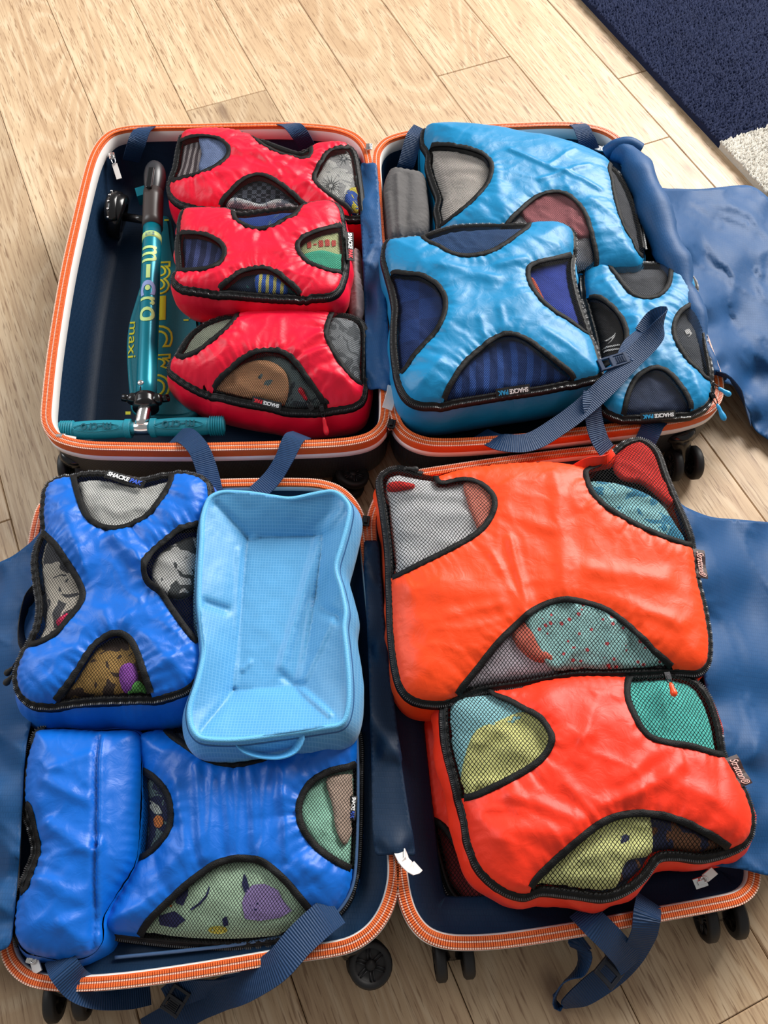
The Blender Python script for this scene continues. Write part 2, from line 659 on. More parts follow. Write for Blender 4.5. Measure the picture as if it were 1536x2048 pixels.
sub = [fl(-2.0, -1.6, -.02), fl(3.0, -1.6, -.02), fl(3.0, 4.2, -.02), fl(-2.0, 4.2, -.02)]
sub2 = [p - np.array([0, 0, .03]) for p in sub]
floor = add('floor', sub + sub2, [(0, 1, 2, 3), (7, 6, 5, 4), (0, 4, 5, 1), (1, 5, 6, 2), (2, 6, 7, 3), (3, 7, 4, 0)], plain('floor_underlay', (44, 32, 24), .9), None, False)
uniq_label(floor, 'pale oak plank floor laid diagonally under the suitcases', None, None, 'structure')
OAK = oak()
known = {}
for (x, y) in ((505, 187), (949, 132), (1266, 149), (1307, 283), (1490, 2020)):
    p = P(x, y, 0.0)
    lane = math.floor((p @ nv - P0) / PW)
    known.setdefault(lane, []).append(float(p @ dv))
rnd = np.random.default_rng(5)
prnd = random.Random(4)
for lane in range(-9, 14):
    n0 = P0 + lane * PW
    L = 1.86
    base = known.get(lane)
    if base: js = [base[0] + (k * L) for k in range(-4, 5)]
    else:
        o0 = {-1: .75, 0: 1.55, 1: .55, 3: .7}.get(lane, prnd.uniform(0, L))
        js = [o0 + k * L for k in range(-4, 5)]
    js = sorted(set(js + (base[1:] if base else [])))
    for a, b in zip(js[:-1], js[1:]):
        a = max(a, -1.6); b = min(b, 4.2)
        if b - a < .05: continue
        g = .0006; bv = .0014
        W = PW / 2 - g; Lh = (b - a) / 2 - g; T = .014
        V = []
        for z, k in ((0, bv), (-bv, 0), (-T, 0)):
            for sx, sy in ((-1, -1), (1, -1), (1, 1), (-1, 1)):
                V.append((sx * (W - k), sy * (Lh - k), z))
        F = [(0, 1, 2, 3)] + [(i + 4 * r, i + 4 + 4 * r, (i + 1) % 4 + 4 + 4 * r, (i + 1) % 4 + 4 * r) for r in range(2) for i in range(4)]
        me = bpy.data.meshes.new('plank'); me.from_pydata(V, [], F); me.materials.append(OAK)
        o = bpy.data.objects.new('plank', me)
        COL.objects.link(o)
        o.parent = floor
        c = fl(n0 + PW / 2, (a + b) / 2, prnd.uniform(-.0003, .0003)) - ORG[floor.name]
        o.location = c
        o.rotation_euler = (0, 0, PLANK_YAW)

# ------------------------------------------------------------------ rug
rug_n = float(P(1263.6, 100, .01) @ nv)
rug_split = float(P(1440.7, 286, .015) @ dv)
RB = .018
rs = root('area_rug', fl(rug_n + .4, rug_split, 0), 'thick pile rug in navy and cream at the edge of the floor', 'rug')
for nm, d0, d1, col, lab in (('navy_pile', rug_split, rug_split + 1.5, (5, 25, 66), 'navy blue tufted pile'), ('cream_pile', rug_split - .9, rug_split, (226, 220, 208), 'cream white tufted pile')):
    mb = MB()
    n1 = rug_n + .8
    mb.put([fl(rug_n, d0, 0), fl(n1, d0, 0), fl(n1, d1, 0), fl(rug_n, d1, 0), fl(rug_n, d0, RB), fl(n1, d0, RB), fl(n1, d1, RB), fl(rug_n, d1, RB)],
           [(0, 1, 5, 4), (1, 2, 6, 5), (2, 3, 7, 6), (3, 0, 4, 7), (4, 5, 6, 7)])
    pm = plain(nm, col, .95, bump=.8, bscale=500, var=.25)
    mb.build(nm + '_backing', pm, rs, False)
    st = .0058
    G = [(a, b) for a in np.arange(rug_n, min(n1, rug_n + .52), st) for b in np.arange(d0 + .003 if nm[0] == 'n' else max(d0, d1 - .6), d1 if nm[0] == 'c' else min(d1, d0 + .8), st)]
    G = np.array(G) + (rnd.random((len(G), 2)) - .5) * .006
    oct_ = np.array([(1, 0, 0), (0, 1, 0), (-1, 0, 0), (0, -1, 0), (.35, .1, 1.0), (0, 0, -.6)])
    of = [(0, 1, 4), (1, 2, 4), (2, 3, 4), (3, 0, 4)]
    r = .0042 + rnd.random(len(G)) * .0016
    th = rnd.random(len(G)) * 6.3
    V = np.zeros((len(G), 6, 3))
    c, s = np.cos(th), np.sin(th)
    for k, q in enumerate(oct_):
        V[:, k, 0] = (q[0] * c - q[1] * s) * r; V[:, k, 1] = (q[0] * s + q[1] * c) * r
        V[:, k, 2] = RB + (q[2] * (.006 + rnd.random(len(G)) * .003)) * (1 if q[2] > 0 else .2)
    V = V[:, :5]
    base = G[:, :1] * nv[None] + G[:, 1:] * dv[None]
    V = (V + base[:, None, :]).reshape(-1, 3)
    F = [tuple(5 * i + j for j in f) for i in range(len(G)) for f in of]
    add(nm, V, F, pm, rs, True, None, 'stuff', label=lab)

# ------------------------------------------------------------------ suitcases
Z = np.array([0, 0, 1.0])


def rim_path(px, z, step=.006):
    p = catmull(px, True, 8)
    w = P(p[:, 0], p[:, 1], np.full(len(p), z))
    w2 = ccw(w[:, :2])
    w2 = resample(w2, step, True)
    return np.column_stack([w2, np.full(len(w2), z)])


def outward(path):
    T = tangents(path, True)
    return norm(np.cross(T, Z))


def rows(path, N, a, b, pitch, hx, hy, hz):
    q = resample(path, pitch, True)
    T = tangents(q, True); n = norm(np.cross(T, Z))
    C = q + n * a + Z * b
    return boxes(C, T * hx, n * hy, np.tile(Z * hz, (len(q), 1)))


def half(root_, px, z, ledge, shell_bottom=.012):
    path = rim_path(px, z); N = outward(path); B = np.tile(Z, (len(path), 1))
    k = len(path)
    zb = -z + shell_bottom

    def part(nm, prof, mat, parent, cap=None, pclosed=False):
        V, F, uv = sweep(path, N, B, prof, True, pclosed)
        if cap is not None:
            m = len(prof); F = F + [tuple(i * m + cap for i in range(k))]
        o = add(nm, V, F, mat, parent, True, uv)
        if cap is not None: o.data.polygons[len(F) - 1].use_smooth = False
        return o
    # outer shell with rounded lower edge
    prof = [(.005, -.012), (.006, -.03), (.006, -z * .55)]
    R = .035
    for a in np.linspace(0, math.pi / 2, 6)[1:]:
        prof.append((.006 - R * (1 - math.cos(a)), zb + R - R * math.sin(a) if True else 0))
    sh = part('shell', prof, MT['shell'], root_, cap=len(prof) - 1)
    if ledge:
        lp = [(-.006, -.001), (-.009, -.012), (-.035, -.026), (-.052, -.030), (-.056, -.045), (-.056, zb + .01)]
    else:
        lp = [(-.008, -.006), (-.010, -.03), (-.014, -.05), (-.022, zb + .03), (-.034, zb + .012), (-.045, zb + .008)]
    part('lining', lp, MT['navy'], root_, cap=len(lp) - 1)
    part('inner_trim', [(-.0072, -.003), (-.0095, -.006), (-.0115, -.026), (-.0095, -.028)] if not ledge else [(-.006, -.0005), (-.008, -.003), (-.0095, -.011), (-.009, -.012)], MT['trim'], sh)
    part('outer_trim', [(.007, -.017), (.0095, -.0185), (.0095, -.030), (.006, -.032)], MT['trim'], sh)
    zt = part('zipper_tape', [(-.008, -.004), (-.0065, 0), (.0075, 0), (.0088, -.003), (.0085, -.018)], MT['ztape'], sh)
    mb = MB()
    for a in (-.0045, .0032):
        V, F = rows(path, N, a, .0012, .0030, .00095, .0024, .0014); mb.put(V, F)
    mb.build('zipper_coil', MT['zcoil'], sh, False, 'stuff')
    mb = MB()
    for a in (-.0006, .0070):
        V, F = rows(path, N, a, .0008, .0030, .0010, .0011, .0009); mb.put(V, F)
    mb.build('zipper_stitching', MT['zwhite'], sh, False, 'stuff')
    return sh


def wheel_mesh(c, axis, r, w):
    mb = MB()
    prof = [(r * .66, -w / 2), (r * .90, -w / 2), (r, -w * .3), (r, w * .3), (r * .90, w / 2), (r * .70, w / 2), (r * .66, w * .30), (r * .22, w * .30), (r * .22, w * .5), (r * .0001, w * .52)]
    V, F = lathe(prof, c, axis, 28)
    mb.put(V, F, m=0)
    V, F = lathe([(r * .0001, -w / 2), (r * .66, -w / 2)], c, axis, 28); mb.put(V, F, m=1)
    axis = norm(axis)
    X = norm(np.cross(axis, [0.3, .9, .1])); Y = np.cross(axis, X)
    for i in range(6):
        a = i * math.pi / 3
        d = X * math.cos(a) + Y * math.sin(a); t = np.cross(axis, d)
        for s in (-1, 1):
            V, F = boxes(np.array([c + d * r * .45 + t * s * r * .07 + axis * w * .36]), np.array([d * r * .24]), np.array([t * r * .028]), np.array([axis * w * .08]))
            mb.put(V, F, m=1)
    return mb


def caster(root_, c, axis, r, mount, gap=.5, housing=True):
    """twin spinner wheel: housing with fork (part), two wheels (sub-parts)"""
    axis = norm(axis)
    c = np.asarray(c, float); mount = np.asarray(mount, float)
    mb = MB()
    V, F = lathe([(r * .18, -r * .55), (r * .18, r * .55)], c, axis, 12); mb.put(V, F)
    d = norm(mount - c)
    pth = np.linspace(c, mount, 6)
    rr = np.array([.28, .34, .42, .52, .62, .66]) * r
    V, F, uv = tube(pth, rr, 12); mb.put(V, F)
    V, F = lathe([(r * .001, -.004), (r * .85, -.004), (r * .85, .006), (r * .7, .012), (r * .001, .013)], mount, d, 20); mb.put(V, F)
    h = mb.build('caster', MT['plastic'], root_)
    for s in (-1, 1):
        w = wheel_mesh(c + axis * s * r * gap, axis * s, r, r * .5)
        w.build('wheel', None, h, True, mats=[MT['rubber'], MT['hub']])


ZL, ZS = .14, .12
big = root('large_suitcase', P(760, 560, 0), 'large black suitcase opened flat, back of the two, holding red and cyan cubes', 'suitcase')
small = root('small_suitcase', P(770, 1420, 0), 'smaller black suitcase opened flat in front, holding blue and orange cubes', 'suitcase')
BL = [(270, 256), (400, 253), (560, 250), (660, 256), (702, 268), (727, 290), (738, 325), (748, 440), (757, 560), (766, 700), (771, 800), (766, 845), (740, 872), (690, 884), (600, 889), (400, 894), (250, 893), (165, 889), (113, 873), (93, 843), (94, 795), (106, 690), (130, 545), (160, 410), (182, 325), (200, 288), (226, 265)]
BR = [(752, 320), (757, 298), (775, 280), (812, 268), (870, 261), (1000, 253), (1130, 249), (1192, 256), (1228, 272), (1252, 298), (1290, 375), (1340, 490), (1388, 620), (1422, 715), (1437, 762), (1434, 798), (1408, 822), (1350, 839), (1200, 858), (1060, 874), (930, 884), (862, 884), (822, 872), (798, 850), (787, 815), (781, 740), (771, 600), (760, 440)]
FL = [(140, 985), (250, 976), (440, 967), (620, 966), (672, 978), (704, 1006), (724, 1050), (738, 1160), (756, 1340), (774, 1520), (787, 1690), (788, 1760), (770, 1822), (735, 1868), (684, 1894), (560, 1913), (400, 1940), (250, 1961), (135, 1968), (62, 1957), (24, 1925), (12, 1880), (18, 1750), (32, 1500), (52, 1250), (66, 1090), (82, 1020), (104, 996)]
FR = [(742, 1050), (752, 1010), (775, 975), (820, 952), (900, 938), (1040, 918), (1200, 900), (1262, 900), (1308, 926), (1330, 972), (1358, 1070), (1400, 1260), (1448, 1450), (1490, 1650), (1508, 1735), (1504, 1772), (1480, 1795), (1435, 1807), (1300, 1832), (1150, 1860), (1000, 1882), (905, 1884), (855, 1868), (823, 1830), (806, 1775), (797, 1690), (782, 1520), (766, 1340), (750, 1160)]
half(big, BL, ZL, False); half(big, BR, ZL, False)
half(small, FL, ZS, True); half(small, FR, ZS, True)


def cst(root_, x, y, z, axis, r, mx, my, mz, **k):
    caster(root_, P(x, y, z), axis, r, P(mx, my, mz), **k)


cst(big, 1367, 927, .032, (1, .12, 0), .031, 1360, 868, .085, gap=.60)
cst(big, 700, 960, .032, (.3, .2, 1), .030, 690, 905, .06)
cst(big, 150, 935, .032, (1, .1, 0), .030, 150, 910, .07)
cst(small, 738, 1926, .045, (.12, -.12, 1), .0295, 715, 1890, .050, gap=.45)
cst(small, 139, 1992, .036, (1, .1, 0), .030, 139, 1955, .06, gap=.62)
cst(small, 906, 1912, .036, (1, .12, 0), .030, 900, 1870, .06, gap=.62)
cst(small, 1440, 1833, .036, (1, .12, 0), .031, 1430, 1790, .06, gap=.66)


# ------------------------------------------------------------------ hanging cloth and straps
def idw(q, ctrl, pw=2.5):
    c = np.asarray(ctrl, float)
    d = np.sqrt(((q[:, None, :] - c[None, :, :2]) ** 2).sum(2)) + 1e-3
    w = d ** -pw
    return (w * c[None, :, 2]).sum(1) / w.sum(1)


def sheet(name, poly, ctrl, mat, parent, folds=(.004, 25, 1), step=8, thick=.0016, seed=1, smooth_outline=True, zfun=None, label=None):
    """cloth sheet: outline in photo pixels with heights at control points, relaxed into real folds"""
    pl = catmull(poly, True, 6) if smooth_outline else np.asarray(poly, float)
    pl = resample(ccw(pl), step, True)
    V2, F, _ = triangulate([pl], step, np.random.default_rng(seed))
    z = idw(V2, ctrl) if zfun is None else zfun(V2)
    V = P(V2[:, 0], V2[:, 1], z)
    amp, fr, an = folds
    x = V[:, 0] * fr; y = V[:, 1] * fr
    w = fbm(x * 1.0, y * an, seed) - .5
    w += .8 * (1 - np.abs(2 * vn(x * .9 + w * 1.2, y * .9 * an, seed + 5) - 1)) ** 3 - .3
    w = w + .55 * (1 - np.abs(2 * vn(x * 2.3 + w * 2, y * 2.3 * an + x * .8, seed + 9) - 1)) ** 5 - .1
    z = np.maximum(z + amp * w, .003)
    V = P(V2[:, 0], V2[:, 1], z)
    o = add(name, V, F, mat, parent, True, label=label)
    m = o.modifiers.new('thickness', 'SOLIDIFY'); m.thickness = thick; m.offset = -1
    return o


def strap(name, pts, width, parent, mat='strap', thick=.0016, sub=10, across=None):
    """flat webbing: pts = (px, py, z, roll degrees)"""
    p = np.asarray([q if len(q) == 4 else (*q, 0) for q in pts], float)
    c = catmull(p, False, sub)
    w = P(c[:, 0], c[:, 1], c[:, 2])
    w4 = np.column_stack([w, c[:, 3]])
    seg = np.linalg.norm(np.diff(w, axis=0), axis=1)
    s = np.concatenate([[0], np.cumsum(seg)])
    t = np.linspace(0, s[-1], max(8, int(s[-1] / .005)))
    w4 = np.stack([np.interp(t, s, w4[:, k]) for k in range(4)], 1)
    path = w4[:, :3]
    T = tangents(path, False)
    side = np.cross(T, Z)
    bad = np.linalg.norm(side, axis=1) < .25
    side[bad] = np.array([1.0, 0, 0])
    if across is not None: side = np.tile(np.array(across, float), (len(T), 1))
    side = norm(side - T * (side * T).sum(1, keepdims=True)); nrm = np.cross(side, T)
    a = np.radians(w4[:, 3])[:, None]
    S = side * np.cos(a) + nrm * np.sin(a); Nn = np.cross(S, T)
    h = width / 2; k = thick / 2
    prof = [(-h, -k), (-h * .5, -k), (h * .5, -k), (h, -k), (h, k), (h * .5, k), (-h * .5, k), (-h, k)]
    V, F, uv = sweep(path, S, Nn, prof, False, True, True)
    return add(name, V, F, MT[mat], parent, False, uv)

# ------------------------------------------------------------------ packing cubes


def text_mesh(body, size, extrude=.0004, shear=0, bevel=0, outline=False, spacing=1.0, cuts=0):
    cu = bpy.data.curves.new('lettering', 'FONT')
    cu.body = body; cu.size = size; cu.extrude = extrude; cu.shear = shear
    cu.align_x = 'CENTER'; cu.align_y = 'CENTER'; cu.space_character = spacing
    cu.resolution_u = 4
    if outline:
        cu.fill_mode = 'NONE'; cu.bevel_depth = outline; cu.bevel_resolution = 1
    elif bevel: cu.offset = bevel
    o = bpy.data.objects.new('tmp', cu); COL.objects.link(o)
    bpy.context.view_layer.update()
    me = bpy.data.meshes.new_from_object(o)
    V = np.array([tuple(v.co) for v in me.vertices]) if len(me.vertices) else np.zeros((0, 3))
    F = [tuple(p.vertices) for p in me.polygons]
    if cuts:
        bm = bmesh.new(); bm.from_mesh(me)
        bmesh.ops.triangulate(bm, faces=bm.faces[:])
        for _ in range(cuts):
            ed = [e for e in bm.edges if e.calc_length() > size * .09]
            if not ed: break
            bmesh.ops.subdivide_edges(bm, edges=ed, cuts=1)
            bmesh.ops.triangulate(bm, faces=bm.faces[:])
        bm.verts.index_update()
        V = np.array([tuple(v.co) for v in bm.verts]); F = [tuple(v.index for v in f.verts) for f in bm.faces]
        bm.free()
    bpy.data.objects.remove(o, do_unlink=True); bpy.data.curves.remove(cu); bpy.data.meshes.remove(me)
    return V, F


def frame(p0, p1, nrm):
    x = norm(np.asarray(p1) - np.asarray(p0)); n = np.asarray(nrm, float)
    n = norm(n - x * (n @ x)); y = np.cross(n, x)
    return x, y, n


def lettering(body, c, x, y, n, size, mat, parent, width=None, height=None, **k):
    V, F = text_mesh(body, size, **k)
    if not len(V): return None
    if width:
        e = V[:, 0].max() - V[:, 0].min(); V[:, 0] *= width / e
    if height:
        e = V[:, 1].max() - V[:, 1].min(); V[:, 1] *= height / e
    W = np.asarray(c) + V[:, :1] * x + V[:, 1:2] * y + V[:, 2:] * n
    return add('lettering', W, F, mat, parent, False)


def label_tag(parent, a, b, z0, z1, h, words, tagmat='tag', nrm=(0, -.35, 1), script=False):
    """woven brand label from pixel a to pixel b (reading direction)"""
    p0 = P(a[0], a[1], z0); p1 = P(b[0], b[1], z1)
    x, y, n = frame(p0, p1, nrm)
    L = np.linalg.norm(p1 - p0); c = (p0 + p1) / 2
    k = 9
    V = []; F = []
    for i in range(k):
        t = (i / (k - 1) - .5) * L
        bow = .0012 * math.sin(i * 1.1)
        for s, q in ((-.5, 0), (.5, 0), (.5, -.0014), (-.5, -.0014)):
            V.append(c + x * t + y * s * h + n * (bow + q))
    for i in range(k - 1):
        for j in range(4):
            F.append((i * 4 + j, i * 4 + 4 + j, i * 4 + 4 + (j + 1) % 4, i * 4 + (j + 1) % 4))
    F += [(0, 1, 2, 3), tuple(range(4 * k - 4, 4 * k))[::-1]]
    t = add('brand_label', V, F, MT[tagmat], parent, False)
    if script:
        lettering(words[0][0], c + n * .0016, x, y, n, h * .8, MT[words[0][1]], t, width=L * .86, height=h * .62, shear=.45)
    else:
        l1 = L * .55; l2 = L * .30; g = L * .04
        lettering(words[0][0], c + n * .0016 - x * (L * .44 - l1 / 2), x, y, n, h * .8, MT[words[0][1]], t, width=l1, height=h * .52, bevel=.0004)
        lettering(words[1][0], c + n * .0016 + x * (L * .44 - l2 / 2), x, y, n, h * .8, MT[words[1][1]], t, width=l2, height=h * .52, bevel=.0004)
    return t


def zip_pull(parent, a, b, z0, z1, mat, metal=True):
    """slider, wire loop and moulded rubber tab, a = slider pixel, b = tab end pixel"""
    p0 = P(a[0], a[1], z0); p1 = P(b[0], b[1], z1)
    x, y, n = frame(p0, p1, (0, -.3, 1))
    L = np.linalg.norm(p1 - p0)
    V, F = boxes(np.array([p0, p0 + x * .004]), np.array([x * .005, x * .003]), np.array([y * .004, y * .0025]), np.array([n * .0025, n * .0035]))
    s = add('zip_slider', V, F, MT['metal'], parent, False)
    loop = np.array([p0 + x * (L * .18 + L * .2 * math.cos(t)) + y * .0028 * math.sin(t) + n * .002 for t in np.linspace(0, 2 * math.pi, 20, endpoint=False)])
    V, F, uv = tube(loop, .0009, 6, True)
    add('wire_loop', V, F, MT['metal'], s)
    pth = np.array([p0 + x * t * L + n * .002 for t in np.linspace(.36, 1, 10)])
    r = np.array([.0016, .0028, .0034, .0032, .0034, .0042, .0048, .0050, .0044, .0020])
    V, F, uv = tube(pth, r, 10)
    add('pull_tab', V, F, MT[mat], s)
    return s


GARM = []


def make_field(out, plane, bulge, D, wins, seed, creases, lump=.004, wr=1.0):
    """height of the puffed, puckered top panel"""
    z0, gx, gy, cx, cy = plane

    def f(xy, fine=True):
        xy = np.asarray(xy, float)
        x, y = xy[:, 0], xy[:, 1]
        base = z0 + gx * (x - cx) + gy * (y - cy)
        d, s = pdist(xy, out)
        d = np.where(inside(xy, out), d, 0)
        t = np.clip(d / D, 0, 1)
        sh = np.sqrt(1 - (1 - t) ** 2)
        z = base + bulge * sh
        m = np.clip(d / .03, 0, 1)
        z = z + lump * m * (fbm(x * 13, y * 13, seed) - .5) * 2
        if fine:
            a = seed * 1.3
            u = x * math.cos(a) + y * math.sin(a); v = -x * math.sin(a) + y * math.cos(a)
            wob = fbm(x * 9, y * 9, seed + 11) * 2.2
            r1 = (1 - np.abs(2 * vn(u * 26 + wob, v * 9 + wob * .6, seed + 2) - 1)) ** 4
            r2 = (1 - np.abs(2 * vn(v * 30 - wob, u * 11 + wob, seed + 4) - 1)) ** 5
            z = z + wr * m * (.0020 * r1 + .0016 * r2)
            # gathers along the zipped edge
            z = z + wr * .0011 * np.sin(2 * math.pi * s / .013 + 3 * vn(s * 40, d * 30, seed)) * np.exp(-(d / .012) ** 2) * vn(s * 20, d * 0, seed + 6) * 1.6
            for k, w in enumerate(wins):
                dw, sw = pdist(xy, w)
                ins = inside(xy, w)
                pk = np.exp(-dw / .014) * np.where(ins, 0, 1)
                z = z + wr * .0021 * pk * np.sin(2 * math.pi * sw / .0125 + 4 * vn(sw * 35, dw * 40, seed + k)) * (.25 + vn(sw * 14, dw * 3, seed + 9 + k))
                lg = np.exp(-dw / .045) * np.where(ins, 0, 1) * np.clip(dw / .006, 0, 1)
                z = z + wr * .0042 * lg * (np.abs(np.sin(math.pi * sw / .034 + 2.5 * vn(sw * 16, dw * 14, seed + 3 * k))) - .6) * (.3 + 1.1 * vn(sw * 9, dw * 2, seed + 19 + k))
                z = z - .0035 * np.exp(-(dw / .010) ** 2)
            for (a0, a1, am, wd) in creases:
                seg = np.array([a0, a1])
                dc, _ = pdist(xy, seg, False)
                z = z + am * np.exp(-(dc / wd) ** 2)
        return z
    return f


def px_to_xy(px, f, z0, it=4):
    px = np.asarray(px, float)
    z = np.full(len(px), z0)
    for _ in range(it):
        w = P(px[:, 0], px[:, 1], z)
        z = f(w[:, :2]) if f else z
    return w


def garment(name, label, cat, px, f, zr, out, mat, depth, seed, group=None, lim=.006, amp=.004):
    """folded cloth lump lying under a mesh window"""
    p = resample(ccw(catmull(px, True, 6)), 7, True)
    w = px_to_xy(p, lambda q: f(q, False), zr)[:, :2]
    w = ccw(w)
    din, _ = pdist(w, out)
    # pull points that leave the cube back inside its zipped edge
    c = out.mean(0)
    for _ in range(60):
        bad = (~inside(w, out)) | (pdist(w, out)[0] < lim)
        if not bad.any(): break
        w[bad] += (c - w[bad]) * .02
    w = resample(w, .006, True)
    V2, F, _ = triangulate([w], .006, np.random.default_rng(seed))
    d, _ = pdist(V2, w)
    e = np.clip(d / .012, 0, 1)
    rag = f(V2, False)
    a = seed * 2.1
    u = V2[:, 0] * math.cos(a) + V2[:, 1] * math.sin(a); v = -V2[:, 0] * math.sin(a) + V2[:, 1] * math.cos(a)
    wob = fbm(u * 14, v * 14, seed) * 2
    fold = (1 - np.abs(2 * vn(u * 34 + wob, v * 10 + wob, seed + 1) - 1)) ** 2
    z = rag - depth - (.006 if depth > .008 else .003) * (1 - np.sqrt(1 - (1 - e) ** 2)) + amp * (fold - .8) * e
    n = len(V2)
    top = np.column_stack([V2, z]); bot = np.column_stack([V2, z - .010 - .006 * e])
    V = np.vstack([top, bot])
    FF = list(F) + [tuple(i + n for i in reversed(t)) for t in F]
    cnt = {}
    for t in F:
        for i in range(len(t)):
            ed = (t[i], t[(i + 1) % len(t)]); cnt[ed] = 1
    for (i, j) in list(cnt):
        if (j, i) not in cnt: FF.append((j, i, i + n, j + n))
    o = add(name, V, FF, mat)
    uniq_label(o, label, cat, group)

    def zf(q):
        # surface height for prints laid on this cloth
        q = np.asarray(q, float)
        r = np.empty(len(q))
        for k in range(len(q)):
            j = ((V2 - q[k]) ** 2).sum(1).argsort()[:3]
            r[k] = z[j].mean()
        return r
    o_z = float(z.mean())
    return o, zf, o_z


def print_on(parent, zf, zr, polys, col, lift=.0012, name='print'):
    """flat printed shapes following the cloth surface"""
    mb = MB()
    for q in polys:
        p = ccw(np.asarray(q, float))
        w = P(p[:, 0], p[:, 1], np.full(len(p), zr))[:, :2]
        for _ in range(2):
            w = P(p[:, 0], p[:, 1], zf(w))[:, :2]
        w = resample(ccw(w), .003, True)
        V2, F, _ = triangulate([w], .004, np.random.default_rng(3))
        V = np.column_stack([V2, zf(V2) + lift])
        mb.put(V, F)
    return mb.build(name, prt(col), parent, True)


def star(cx, cy, r0, r1, k, tilt=0, sy=1.0):
    out = []
    for i in range(k):
        a = tilt + 2 * math.pi * i / k; b = .5 * math.pi / k
        out.append([(cx + r0 * math.cos(a - b * 2), cy + sy * r0 * math.sin(a - b * 2)), (cx + r1 * math.cos(a), cy + sy * r1 * math.sin(a)), (cx + r0 * math.cos(a + b * 2), cy + sy * r0 * math.sin(a + b * 2))])
    return out


def disc(cx, cy, rx, ry=None, k=14):
    ry = ry or rx
    return [(cx + rx * math.cos(2 * math.pi * i / k), cy + ry * math.sin(2 * math.pi * i / k)) for i in range(k)]


